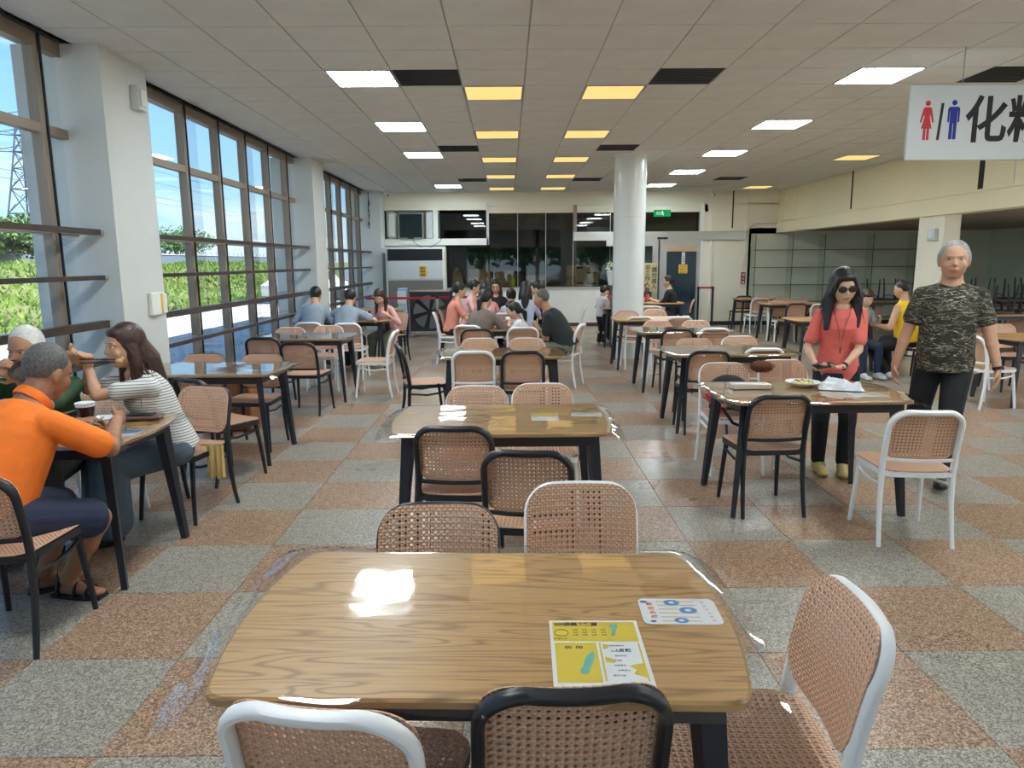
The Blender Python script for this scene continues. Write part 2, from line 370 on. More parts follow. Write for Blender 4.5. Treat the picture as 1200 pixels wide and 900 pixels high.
# ---- ceiling
LW = [(-3, j) for j in (2, 6, 10, 18)] + [(5, j) for j in (2, 6, 10, 14, 18)] + [(-3, -3), (5, -3), (-3, -7), (5, -7)]
LO = [(i, j) for i in (-1, 1) for j in (3, 7, 11, 15, 19, -5)] + [(9, 11), (9, 19)]
VT = [(i, j) for i in (-2, 2) for j in (2, 9, 16, -5)] + [(7, 2), (7, 16)]
cb = MB().box(XL - 0.2, XB + 0.3, YN, YF + 0.2, H + 0.013, H + 0.05); ceiling = struct('ceiling', cb, M['cback'], label='suspended grey board ceiling on a square grid')
ct = []
for i in range(-7, 11):
    for j in range(-15, 21):
        if (i, j) in LW or (i, j) in LO or (i, j) in VT: continue
        x = .172 + .6 * i; y = 5.549 + .6 * j
        xa, xb = max(x, XL + .05), min(x + .6, XB); ya, yb = max(y, YN), min(y + .6, YF)
        if xb - xa < .05 or yb - ya < .04: continue
        yc = (ya + yb) / 2; xc = (xa + xb) / 2; ct.append((0 if yc > 4.0 and abs(xc) < yc * .75 + .6 else 1, yc, xa, xb, ya, yb))
ct.sort(); cc = {}; rest = MB()
for n, (vv, d, xa, xb, ya, yb) in enumerate(ct):
    g = .006; w_, h_ = (xb - xa) / 2 - g, (yb - ya) / 2 - g; cx, cy = (xa + xb) / 2, (ya + yb) / 2
    if n < 300:
        key = (round(w_, 3), round(h_, 3))
        if key not in cc: cc[key] = MB().box(-w_, w_, -h_, h_, 0, .013).mesh('ceiling_panel', M['ctile'], smooth=False)
        link('ceiling_panel', cc[key], ceiling, (cx, cy, H))
    else: rest.box(cx - w_, cx + w_, cy - h_, cy + h_, H, H + .013)
rest.build('far_ceiling_panels', M['ctile'], ceiling, smooth=False, kind='stuff')
tb = MB()
for i in range(-6, 11): x = .172 + .6 * i; tb.box(x - .004, x + .004, YN, YF, H + .004, H + .012)
for j in range(-14, 21): y = 5.549 + .6 * j; tb.box(XL + .05, XB, y - .004, y + .004, H + .004, H + .012)
tb.build('ceiling_grid_bars', M['tbar'], ceiling, smooth=False, kind='stuff')
def lamp(i, j, kind, lab, grp):
    e = empty('ceiling_light', (.172 + .6 * i + .3, 5.549 + .6 * j + .3, H), label=lab, cat='ceiling light', group=grp)
    r = MB()
    for a, b, c, d in ((-.295, .295, -.295, -.280), (-.295, .295, .280, .295), (-.295, -.280, -.280, .280), (.280, .295, -.280, .280)): r.box(a, b, c, d, -.006, .01)
    r.build('frame', M['tbar'], e, smooth=False)
    MB().box(-.282, .282, -.282, .282, -.003, .008).build('diffuser', M[kind], e, smooth=False, label='glowing white panel' if kind == 'lampw' else 'glowing orange panel')
ords = ['nearest', 'second nearest', 'third', 'fourth', 'farthest']
for i, j in LW:
    c = 'left of the black vents' if i < 0 else 'on the right half of the ceiling'
    L_ = [a for a in LW if a[0] == i and a[1] >= 2]
    lamp(i, j, 'lampw', ('white ceiling light %s, %s in its row' % (c, (ords if len(L_) == 5 else ords[:3] + ['farthest'])[L_.index((i, j))])) if j >= 2 else 'white ceiling light behind the camera, %s side, %s' % ('left' if i < 0 else 'right', 'near' if j == -3 else 'far'), 'white ceiling lights')
for i, j in LO:
    L_ = [a for a in LO if a[0] == i and a[1] >= 2]
    if i == 9: t = 'orange ceiling light beside the right beam, %s one' % ('nearer' if j == 11 else 'farther')
    elif j < 2: t = 'orange ceiling light behind the camera, %s one' % ('left' if i < 0 else 'right')
    else: t = 'square orange ceiling light in the %s orange row, %s from the camera' % ('left' if i < 0 else 'right', ords[L_.index((i, j))])
    lamp(i, j, 'lampo', t, 'orange ceiling lights')
for i, j in VT:
    side = {-2: 'left', 2: 'right', 7: 'far right'}[i]; dd = {2: 'nearest', 9: 'middle', 16: 'farthest', -5: 'behind the camera'}[j]
    if i == 7: dd = {2: 'above the restroom sign', 16: 'farthest'}[j]
    e = empty('ceiling_vent', (.172 + .6 * i + .3, 5.549 + .6 * j + .3, H), label='black slatted ceiling vent, %s column, %s' % (side, dd), cat='vent', group='black ceiling vents')
    MB().box(-.293, .293, -.293, .293, .004, .012).build('backing', M['black'], e, smooth=False)
    for k in range(10):
        MB().box(-.285, .285, -.27 + k * .058, -.255 + k * .058, -.002, .004).build('slat', M['black'], e, smooth=False)

for n, (x, y) in enumerate([(8.2, 1.5), (8.2, 4.5), (8.2, 7.2), (10.4, 1.5), (10.4, 4.5), (10.4, 7.2), (9.3, 8.6)]):  # added lamps out of view, there to brighten the bay
    e = empty('ceiling_light', (x, y, HB + .04), label='added white fill light brightening the side bay from outside the picture, number %s' % ['one', 'two', 'three', 'four', 'five', 'six', 'seven'][n], cat='ceiling light', group='white ceiling lights')
    MB().box(-.3, .3, -.3, .3, -.02, -.012).build('diffuser', M['lampw'], e, smooth=False); MB().box(-.31, .31, -.31, .31, -.012, 0).build('frame', M['tbar'], e, smooth=False)
# ---- roof slab above
struct('roof_1', MB().box(XL - 1.3, XR + 1, YN - 1.0, YF + 5, 3.75, 3.95), M['roof'])
struct('trim_1', MB().box(XL - .06, XL + .13, YN, YF, H, 3.75), M['cback'])

# ---- left wall: pillars, mullion windows, rails
YP = [(-0.35, .35), (5.93, 6.66), (12.05, 12.78), (17.5, YF)]
for n, (a, b) in enumerate(YP):
    p = MB().box(XL - .35, -3.17 if n < 3 else -3.03, a, b, 0, H)
    o = struct('wall_left_pillar_%d' % n, p, M['pillar']); o.name = 'wall_left' if n == 0 else o.name
    o.name = 'wall_left'
pr = [b for b in bpy.data.objects if b.name.startswith('wall_left')]
for o, t in zip(sorted(pr, key=lambda o: o.data.vertices[0].co.y), ('pillar beside the camera', 'near white plaster pillar between two windows', 'second white plaster pillar', 'corner pillar with a dark crack')): o['label'] = t
bays = [(YN + .1, -.35), (.35, 5.93), (6.66, 12.05), (12.78, 17.5)]
ZT = [0.12, 2.62, 3.24]
for n, (ya, yb) in enumerate(bays):
    wn = empty('window_%d' % (n + 1), (0, 0, 0), kind='structure', label='tall tan-framed window bay %s' % ('behind the camera', 'at the left edge', 'between the two white pillars', 'at the far left corner')[n])
    nm = 6; ys = [yb - (yb - ya) * k / nm for k in range(nm + 1)] if n else [ya, (ya + yb) / 2, yb]
    if n == 1: ys = [5.93 - .33] + [5.6 - .9 * k for k in range(1, 7)]; ys = [5.93] + ys
    if n == 2: ys = [6.66, 7.14, 8.04, 8.94, 9.83, 10.74, 11.63, 12.05]
    if n == 3: ys = [12.78, 13.5, 14.4, 15.25, 16.2, 17.1, 17.5]
    if n == 1: ys = [5.93, 5.62, 4.72, 3.82, 2.92, 2.02, 1.12, .35]
    ys = sorted(ys)
    for q, y in enumerate(ys):
        if q in (0, len(ys) - 1): continue
        MB().bbox(XL - .05, XL + .035, y - .028, y + .028, 0.1, H, .004).build('mullion', M['brownalu'], wn, smooth=False)
        MB().box(XL + .035, XL + .05, y + .028, y + .044, .1, H).build('gasket', M['black'], wn, smooth=False)
    for z, h in ((0.05, .05), (.80, .022), (1.86, .02), (2.62, .035), (3.25, .05)):
        MB().box(XL - .045, XL + .03, ya, yb, z - h, z + h).build('transom', M['brownalu'], wn, smooth=False)
    for q in range(len(ys) - 1):
        for z0, z1 in ((.1, .79), (.81, 1.85), (1.87, 2.6), (2.65, 3.22)):
            MB().box(XL - .012, XL - .006, ys[q] + .02, ys[q + 1] - .02, z0, z1).build('pane', M['glass'], wn, smooth=False)
    for q in (2, 4):   # overlapping sliding panes
        if n == 2 or (n == 3 and q == 2): MB().box(XL + .012, XL + .018, ys[q] + .03, ys[q] + .36, .1, 3.22).build('sliding_pane', M['glass'], wn, smooth=False)
for n, (ya, yb) in enumerate(bays[1:]):
    for z, hh in ((1.865, .022), (1.505, .018), (1.13, .03), (.83, .02)):
        e = empty('window_rail', (-3.30, ya - .1, z), label='dark horizontal rail across %s window bay, %s' % (('the left edge', 'the middle', 'the far')[n], {1.865: 'topmost', 1.505: 'second from top', 1.13: 'third from top', .83: 'lowest'}[z]), cat='rail', group='dark window rails')
        MB().box(-.035, .035, .02, yb - ya + .1 - .05, -hh, hh).build('bar', M['darkrail'], e, smooth=False)
        MB().box(-.033, .033, yb - ya + .05, yb - ya + .1 - .002, -hh + .003, hh - .003).build('pale_end', M['alu'], e, smooth=False, label='paler end piece')  # end piece in a paler tone than the dark bar
sp = MB()
# ---- far wall
fw = struct('wall_far', MB().box(-3.05, XB + .2, YF, YF + .12, 2.98, H + .01), M['wall'], label='cream far wall above the glass partition')
def fb(x0, x1, z0, z1, d0=0.0, d1=.12, m='wall', nm='wall_panel', **k): return MB().box(x0, x1, YF - d0, YF + d1, z0, z1).build(nm, M[m], fw, smooth=False, **k)
fb(-3.05, -.49, 2.88, 2.98); fb(-.49, 4.95, 2.80, 2.98)
fb(-3.05, -.47, 2.03, 2.19, d0=.05, m='wallwhite', nm='ledge'); fb(-1.83, -1.72, 2.19, 2.88, nm='post', m='wallwhite')
fb(-3.05, -1.55, 0, 2.03, d0=-.02, m='wallwhite'); fb(-1.55, 3.40, 0, .96, d0=.04, m='wallwhite'); fb(-1.55, 3.42, .94, .98, d0=.07, m='alu', nm='sill')
fb(4.80, 5.99, 0, 2.80); fb(4.83, 5.99, 2.80, 2.99); fb(5.99, XB + .2, 2.26, 3.0); fb(5.05, 5.09, 0, 2.75, d0=.03, nm='panel_joint'); fb(5.55, 5.58, 2.4, 3.3, d0=.01, m='groove', nm='panel_gap')
fb(-.52, -.46, 2.03, 3.05, d0=.05, m='alu', nm='post'); fb(1.63, 1.71, 2.13, 2.98, d0=.05, m='brownalu', nm='post')
fb(1.63, 5.90, 2.12, 2.33, d0=.06, m='steel', nm='rail')
fb(-1.72, 4.86, 2.96, 3.0, d0=.03, m='wallwhite', nm='frame_trim'); fb(4.76, 4.86, 0, 2.96, d0=.03, m='wallwhite', nm='frame_trim')
fb(5.99, 6.05, 0, 2.28, d0=.0, m='wallwhite', nm='post')
struct('baseboard_far', MB().box(4.86, 5.99, YF - .02, YF, 0, .10), M['groove']); struct('baseboard_far', MB().box(-1.5, 3.40, YF - .06, YF - .04, 0, .09), mat('dark_red_base', (.09, .03, .03), .6))
pg = empty('window_5', (0, 0, 0), kind='structure', label='large dark glass partition in the far wall')
xs = [-.46, .72, 1.30, 1.63]
for a, b in ((-.46, .25), (.25, .95), (.95, 1.63), (1.63, 2.55), (2.55, 3.40)):
    MB().box(a + .008, b - .008, YF + .04, YF + .048, .98, 2.80).build('pane', M['bigglass'], pg, smooth=False)
    MB().box(b - .006, b + .006, YF + .03, YF + .06, .98, 2.80).build('joint', M['alu'], pg, smooth=False)
MB().box(-1.50, -.49, YF + .04, YF + .048, .98, 2.03).build('pane', M['bigglass'], pg, smooth=False)
MB().box(-1.72, -.52, YF + .04, YF + .048, 2.19, 2.80).build('pane', M['bigglass'], pg, smooth=False)
MB().box(3.40, 4.76, YF + .04, YF + .048, 2.33, 2.80).build('pane', M['bigglass'], pg, smooth=False)
# doors
dr = empty('door_1', (3.78, YF - .01, 0), kind='structure', label='steel framed glass door behind the round column')
m_ = MB(); m_.box(0, .17, -.04, .03, .02, 2.12); m_.box(.92, 1.0, -.04, .03, .02, 2.12); m_.box(.17, .92, -.04, .03, 1.98, 2.12); m_.box(.17, .92, -.04, .03, .02, .12); m_.build('frame', M['steel'], dr, smooth=False)
MB().box(.17, .92, -.01, .0, .12, 1.98).build('pane', glass('door_glass', (.75, .85, .92), .05, 1.5), dr, smooth=False)
MB().box(.17, .92, -.045, -.04, 1.84, 1.98).build('top_strip', mat('tan_strip', (.45, .30, .2), .6), dr, smooth=False)
d2 = empty('door_2', (3.35, YF - .01, 0), kind='structure', label='narrow glass door leaf half hidden by the column')
m_ = MB(); m_.box(.25, .39, -.04, .03, .02, 2.12); m_.box(-.9, .25, -.04, .03, 1.98, 2.12); m_.box(-.9, .25, -.04, .03, .02, .1); m_.build('frame', M['steel'], d2, smooth=False)
MB().box(-.9, .25, -.01, .0, .1, 1.98).build('pane', M['bigglass'], d2, smooth=False)
# room behind the glass
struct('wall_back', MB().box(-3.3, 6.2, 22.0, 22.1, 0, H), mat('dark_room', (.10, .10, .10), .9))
struct('wall_back', MB().box(3.45, 5.2, 19.6, 19.7, 0, 2.2), mat('painted_door_light', (.30, .40, .48), .8))  # added panel; its blue-grey colour makes the door glass look lit
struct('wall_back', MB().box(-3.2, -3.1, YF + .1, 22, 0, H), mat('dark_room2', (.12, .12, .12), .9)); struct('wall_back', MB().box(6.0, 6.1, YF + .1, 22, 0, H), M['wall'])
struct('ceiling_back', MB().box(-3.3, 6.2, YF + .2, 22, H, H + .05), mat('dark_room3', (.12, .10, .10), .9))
# ---- right beam and bay
bm = struct('wall_right', MB().box(XB, XB + .25, YN, YF, HB, H + .01), M['beam'], label='cream panelled beam over the right bay')
MB().box(XB - .035, XB, YN, YF, HB, HB + .24).build('ledge', M['beam'], bm, smooth=False)
MB().box(XB - .02, XB, YN, YF, HB + .27, HB + .30).build('moulding', M['beam'], bm, smooth=False)
for y, ww in ((17.75, .02), (17.0, .02), (14.25, .05), (10.35, .11), (9.72, .02), (7, .02), (3.5, .02)): MB().box(XB - .006, XB, y, y + ww, HB + .30, H).build('panel_gap', M['groove'] if ww > .04 else M['cream'], bm, smooth=False)
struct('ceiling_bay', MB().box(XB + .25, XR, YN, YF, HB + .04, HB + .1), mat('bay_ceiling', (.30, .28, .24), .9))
struct('wall_right', MB().box(XR, XR + .1, 9.5, YF, 0, H), M['greenwall'], label='pale green end wall of the right bay')
struct('wall_right', MB().box(XR, XR + .1, YN, 9.5, 0, .9), M['greenwall']); struct('wall_right', MB().box(XR, XR + .1, YN, 9.5, 2.2, H), M['greenwall'])
for k in range(6): struct('wall_right', MB().box(XR, XR + .1, -2.9 + k * 2.4, -2.7 + k * 2.4, .9, 2.2), M['greenwall'])
struct('wall_bay', MB().box(5.99, XR, YF, YF + .1, 0, 2.4), M['baywall'], label='grey green wall behind the glass shelves')
struct('baseboard_bay', MB().box(5.99, XR, YF - .02, YF, 0, .1), M['groove'])
pl = struct('wall_right_pillar', MB().box(XB + .02, XB + .27, 11.2, 11.9, 0, HB), M['wall'], label='cream square pillar behind the man in camouflage'); pl.name = 'wall_right'
struct('wall_right', MB().box(XB + .27, XB + .40, 11.5, 11.9, 0, HB), M['greenwall'])
# ---- entrance side behind the camera (glazed, open to daylight)
for a, b in ((XL, -2.2), (1.5, 1.7), (5.7, XR)): struct('wall_near', MB().box(a, b, YN - .1, YN + .1, 0, H), M['pillar'])
struct('wall_near', MB().box(XL, XR, YN - .1, YN + .1, 2.4, 3.75), M['pillar'])
# ---- round column
cl = empty('column', (2.02, 12.1, 0), kind='structure', label='round glossy white column'); cl.name = 'column'
MB().lathe([(.262, 0), (.262, H)], 40).build('shaft', M['column'], cl)
for z in (1.02, 2.32): MB().lathe([(.2635, z), (.2635, z + .006)], 40).build('seam', M['alu'], cl)
MB().lathe([(.275, H - .03), (.285, H)], 40).build('collar', M['column'], cl)
# ---- glass display shelves on the far bay wall
gs = empty('glass_shelf_unit', (0, 0, 0), label='wall of empty green glass shelves in the right bay', cat='shelf')
for x in (6.05, 6.96, 7.75, 8.93, 9.97, 11.0): MB().box(x - .006, x + .006, YF - .36, YF - .01, .05, 2.24).build('divider', M['shelfglass'], gs, smooth=False)
for z in (.20, .60, 1.01, 1.435, 1.855): MB().box(6.0, 11.05, YF - .36, YF - .01, z - .006, z + .006).build('shelf', M['shelfglass'], gs, smooth=False)
sm = mat('shelf_edge', (.035, .06, .045), .3)
for z in (.20, .60, 1.01, 1.435, 1.855): MB().box(6.0, 11.05, YF - .366, YF - .36, z - .007, z + .007).build('shelf_edge', sm, gs, smooth=False)
for x in (6.05, 6.96, 7.75, 8.93, 9.97): MB().box(x - .007, x + .007, YF - .366, YF - .36, .05, 2.24).build('divider_edge', sm, gs, smooth=False)

# ================================================================== OUTDOORS
struct('ground_pavement', MB().box(-14, XL - .3, -30, 130, -.25, -.12), M['concrete'], label='sunlit concrete yard outside the windows')
struct('ground_near', MB().box(XL - .3, 40, -60, YN, -.25, -.12), M['concrete'])
random.seed(3)
def slope_z(x, y):
    d = -11.5 - x
    if d < 0: return -.12
    return min(1.55, -.10 + d * .19) + .12 * math.sin(x * 1.3 + y * .7) * min(1, d / 3) + .08 * math.sin(y * 1.9)* min(1, d / 3)
g = MB(); nx, ny = 34, 90
for a in range(nx + 1):
    for b in range(ny + 1): x = -11.3 - a * 1.5; y = -5 + b * 1.7; g.v.append((x, y, slope_z(x, y)))
for a in range(nx):
    for b in range(ny): q = a * (ny + 1) + b; g.f.append((q, q + 1, q + ny + 2, q + ny + 1)); g.m.append(0)
sl_ = g.build('grass_bank', M['soil']); tag(sl_, kind='structure', label='grassy bank rising beyond the yard')
g = MB()
for _ in range(36000):
    d = random.random() ** 1.5 * 20; x = -11.8 - d; y = random.uniform(2, 75); z = slope_z(x, y); g.mi = random.random() < .5
    h = random.uniform(.08, .22); a = random.uniform(0, PI); r = random.uniform(.03, .09); l = random.uniform(-.12, .12)
    g.add([(x - r * math.cos(a), y - r * math.sin(a), z - .02), (x + r * math.cos(a), y + r * math.sin(a), z - .02), (x + l + r * .3, y + l, z + h)], [(0, 1, 2)])
tag(g.build('weeds', [M['grass'], M['grass2']], smooth=False), kind='stuff', label='bright green weeds covering the bank', cat='grass')
def tree(x, y, z0, h, r, lab, n=4500, sc=.2):
    t = empty('tree', (x, y, z0), label=lab, cat='tree', group='trees beyond the bank')
    MB().sweep([(0, 0, 0), (.1, 0, h * .3), (0, .1, h * .6)], [h * .04, h * .03, h * .015], 7).build('trunk', M['bark'], t)
    m = MB()
    for _ in range(n):
        a = random.uniform(0, 2 * PI); u = random.uniform(-1, 1); rr = random.random() ** .35; s = math.sqrt(1 - u * u)
        k = 1 + .25 * math.sin(3 * a + u * 4)
        c = Vector((math.cos(a) * s * r * rr * k, math.sin(a) * s * r * rr * k, h * .62 + u * h * .38 * rr * k))
        e1 = Vector((random.gauss(0, 1), random.gauss(0, 1), random.gauss(0, 1))).normalized() * sc; e2 = e1.cross(Vector((random.gauss(0, 1), random.gauss(0, 1), random.gauss(0, 1)))).normalized() * sc * .6
        m.add([c - e1, c + e2, c + e1, c - e2], [(0, 1, 2, 3)])
    m.build('foliage', M['leaf'], t, smooth=False, kind='stuff')
for n, (x, y, h, r) in enumerate([(-38, 46, 4.0, 3.2), (-41, 53, 4.6, 3.2), (-38, 60, 4.2, 3.0), (-39, 67, 3.2, 2.8), (-55, 122, 6, 5), (-38, 38.5, 4.4, 3.2), (-37, 31, 4.5, 3.2), (-45, 42, 5.2, 3.4), (-46, 49, 5.6, 3.4), (-46, 57, 5.2, 3.4), (-46, 64, 4.4, 3.2), (-45, 35, 5.4, 3.4)]):
    tree(x, y, slope_z(x, y) - .1, h, r, 'bushy green tree behind the grassy bank, number %s along from the left' % (['two', 'three', 'four', 'five', 'six, far right', 'one', 'zero'][n]) if 0 else ['leafy tree left of the pylon foot', 'tallest leafy tree below the pylon', 'leafy tree right of the pylon foot', 'low leafy tree by the pillar edge', 'distant tree by the viaduct', 'leafy tree at the left frame edge', 'leafy tree outside beyond the left frame edge', 'taller back-row tree, left of the pylon', 'taller back-row tree at the pylon foot', 'taller back-row tree right of the pylon', 'taller back-row tree behind the pillar', 'taller back-row tree at the left frame edge'][n])
for n, (x, y) in enumerate([(-2, -20), (4.5, -21), (11, -22), (-9, -21), (1.3, -25.5), (7.8, -26), (-5.5, -26)]): tree(x, y, -.1, 7, 2.4, ['green tree behind the camera, second from left', 'green tree behind the camera, third from left', 'green tree behind the camera, rightmost', 'green tree behind the camera, leftmost', 'back-row tree behind the camera, middle', 'back-row tree behind the camera, right', 'back-row tree behind the camera, left'][n], 2500, .3)
# pylon
py = empty('electricity_pylon', (-60, 93, 0), label='steel lattice electricity pylon seen through the left window', cat='pylon')
m = MB(); ZZ = [0, 4.5, 8, 11, 13.5, 15.5, 17.5, 19.5]; W = lambda z: 2.6 * (1 - z / 21) ** 1.2 + .35
for a, b in zip(ZZ, ZZ[1:]):
    wa, wb = W(a), W(b); ca = [(-wa, -wa, a), (wa, -wa, a), (wa, wa, a), (-wa, wa, a)]; cb_ = [(-wb, -wb, b), (wb, -wb, b), (wb, wb, b), (-wb, wb, b)]
    for q in range(4):
        m.cyl(ca[q], cb_[q], .11, n=4); m.cyl(ca[q], cb_[(q + 1) % 4], .07, n=4); m.cyl(ca[(q + 1) % 4], cb_[q], .07, n=4); m.cyl(cb_[q], cb_[(q + 1) % 4], .07, n=4)
m.build('tower', mat('galvanised', (.10, .14, .20), .5), py, smooth=False)
for z in (15.5, 17.5, 19.5):
    m = MB(); m.cyl((-3.2, -1.5, z), (3.2, 1.5, z), .07, n=4); m.cyl((-3.2, -1.5, z), (0, 0, z + .9), .05, n=4); m.cyl((3.2, 1.5, z), (0, 0, z + .9), .05, n=4); m.build('cross_arm', bpy.data.materials['galvanised'], py, smooth=False)
for z, wn_ in ((15.4, 'lower cross arm'), (17.4, 'middle cross arm'), (19.4, 'top cross arm'), (13, 'upper body'), (12, 'lower body')):
    w_ = MB().sweep([(-60 + 3 * (z % 2), -40, z + 1.5), (-60, 30, z - .8), (-60, 93, z), (-60, 160, z)], .025, 4).build('power_line', M['black'], None); tag(w_, label='thin power line running past the %s of the pylon' % wn_, cat='cable', group='power lines')
vd = empty('viaduct', (-46, 0, 0), label='long grey raised road with railing posts far outside', cat='bridge')
MB().box(-1, 1, 40, 150, 1.2, 2.85).build('deck', mat('blue_grey_wall', (.13, .17, .23), .8), vd, smooth=False); MB().box(-1.1, 1.1, 40, 150, 2.85, 2.93).build('parapet', M['concrete'], vd, smooth=False)
m = MB()
for k in range(60): m.box(1.0, 1.12, 42 + k * 1.8, 42.2 + k * 1.8, 2.93, 3.4)
m.build('railing_posts', M['alu'], vd, smooth=False, kind='stuff')
up = MB().cyl((-30, 48.5, 0), (-30, 48.5, 5.0), .14, .1, 8); up.cyl((-30.4, 48.2, 4.4), (-29.6, 48.8, 4.4), .05, n=6); tag(up.build('utility_pole', M['steel']), label='grey utility pole beside the near pillar in the middle window', cat='pole')
for n, (x, y) in enumerate([(-5.2, 17.6), (-5.4, 20.5)]):
    tag(MB().lathe([(.07, 0), (.07, .75), (.05, .8)], 12, (x, y, -.12)).build('bollard', M['wallwhite']), label='%s pale bollard on the shaded yard outside' % ('nearer', 'farther')[n], cat='bollard', group='bollards outside')
def car(x, y, rz, m_body, lab):
    c = empty('car', (x, y, -.12), rz, label=lab, cat='car')
    side = [(-2.1, .35), (-2.1, .8), (-1.7, .95), (-1.0, 1.45), (.7, 1.5), (1.4, 1.0), (2.1, .85), (2.15, .35)]
    b = MB(); n = len(side); b.add([(p, -.82, q) for p, q in side] + [(p, .82, q) for p, q in side], [tuple(range(n)), tuple(range(2 * n - 1, n - 1, -1))] + [(i, n + i, n + (i + 1) % n, (i + 1) % n) for i in range(n)]); b.build('body', m_body, c, smooth=False)
    w2 = MB(); w2.box(-.95, .65, -.835, .835, 1.0, 1.38); w2.build('side_window', M['black'], c, smooth=False)
    for px in (-1.35, 1.35):
        for py_ in (-.8, .8): MB().cyl((px, py_ - .1, .33), (px, py_ + .1, .33), .33, n=14).build('wheel', M['black'], c)
car(-9.2, 33, 1.2, M['white'], 'white car parked outside beyond the middle window')
car(-8.2, 42, 1.4, mat('silver_car', (.35, .38, .42), .3, .5), 'silver car parked far outside near the second pillar')
car(4.5, -9, .1, M['white'], 'white car behind the camera')
# ================================================================== FURNITURE
PITCH = 0.0195
def perforated(hx, hy, rr, pos, name, thick=0.0035, margin=1):
    """woven panel with real holes; pos(u, v) -> (point, normal)"""
    nx = int(round(2 * hx / PITCH)); ny = int(round(2 * hy / PITCH)); px, py = 2 * hx / nx, 2 * hy / ny
    def clampc(u, v):
        ax, ay = abs(u) - (hx - rr), abs(v) - (hy - rr)
        if ax > 0 and ay > 0:
            d = math.hypot(ax, ay)
            if d > rr: return math.copysign(hx - rr + ax / d * rr, u), math.copysign(hy - rr + ay / d * rr, v), True
        return u, v, False
    V = []; F = []; UV = []
    def add(u, v, side):
        p, n = pos(u, v); V.append(p + n * (thick / 2 if side else -thick / 2)); UV.append((u, v)); return len(V) - 1
    hole = 0.0047
    for i in range(nx):
        for j in range(ny):
            u0, v0 = -hx + i * px, -hy + j * py; cs = [(u0, v0), (u0 + px, v0), (u0 + px, v0 + py), (u0, v0 + py)]
            q = [clampc(*c) for c in cs]
            if sum(c[2] for c in q) == 4: continue
            solid = any(c[2] for c in q) or i < margin or j < margin or i >= nx - margin or j >= ny - margin
            if solid:
                a = [add(c[0], c[1], 1) for c in q]; b = [add(c[0], c[1], 0) for c in q]
                F.append(tuple(a)); F.append(tuple(reversed(b)))
                # rim
                for k in range(4):
                    e0, e1 = q[k], q[(k + 1) % 4]
                    edge = (e0[2] and e1[2]) or (i == 0 and k == 3) or (i == nx - 1 and k == 1) or (j == 0 and k == 0) or (j == ny - 1 and k == 2)
                    if edge: F.append((a[k], b[k], b[(k + 1) % 4], a[(k + 1) % 4]))
            else:
                uc, vc = u0 + px / 2, v0 + py / 2
                out = [(u0, v0), (uc, v0), (u0 + px, v0), (u0 + px, vc), (u0 + px, v0 + py), (uc, v0 + py), (u0, v0 + py), (u0, vc)]
                inn = [(uc + hole * math.cos(PI * (1.25 + k * .25)), vc + hole * math.sin(PI * (1.25 + k * .25))) for k in range(8)]
                a = [add(*p, 1) for p in out]; b = [add(*p, 1) for p in inn]; c = [add(*p, 0) for p in out]; d = [add(*p, 0) for p in inn]
                for k in range(8):
                    l = (k + 1) % 8; F.append((a[k], a[l], b[l], b[k])); F.append((c[k], d[k], d[l], c[l])); F.append((b[k], b[l], d[l], d[k]))
    me = bpy.data.meshes.new(name); me.from_pydata([tuple(v) for v in V], [], F); me.materials.append(M['cane'])
    uvl = me.uv_layers.new(name='UVMap'); idx = [0] * len(me.loops); me.loops.foreach_get('vertex_index', idx)
    fl_ = []
    for a in idx: fl_ += UV[a]
    uvl.data.foreach_set('uv', fl_); me.update()
    return me
def back_y(z): # profile of the back posts
    t = (z - .44) / .38
    return -.165 - .035 * t - .045 * t * t
def panel_pos(u, v):
    z = .665 + v; y = back_y(z) + .020 - .024 * (1 - (u / .19) ** 2)
    return Vector((u, y, z)), Vector((-.12 * (u / .19) * 1.5, 1, .15)).normalized()
def seat_pos(u, v):
    k = 1 + .06 * (v / .2)
    return Vector((u * k, v + .01, .452 - .008 * (1 - (u / .2) ** 2) + .004 * (v / .2) ** 2)), Vector((0, 0, 1))
ME_BACK = perforated(.195, .152, .088, panel_pos, 'backrest')
ME_SEAT = perforated(.200, .205, .075, seat_pos, 'seat')
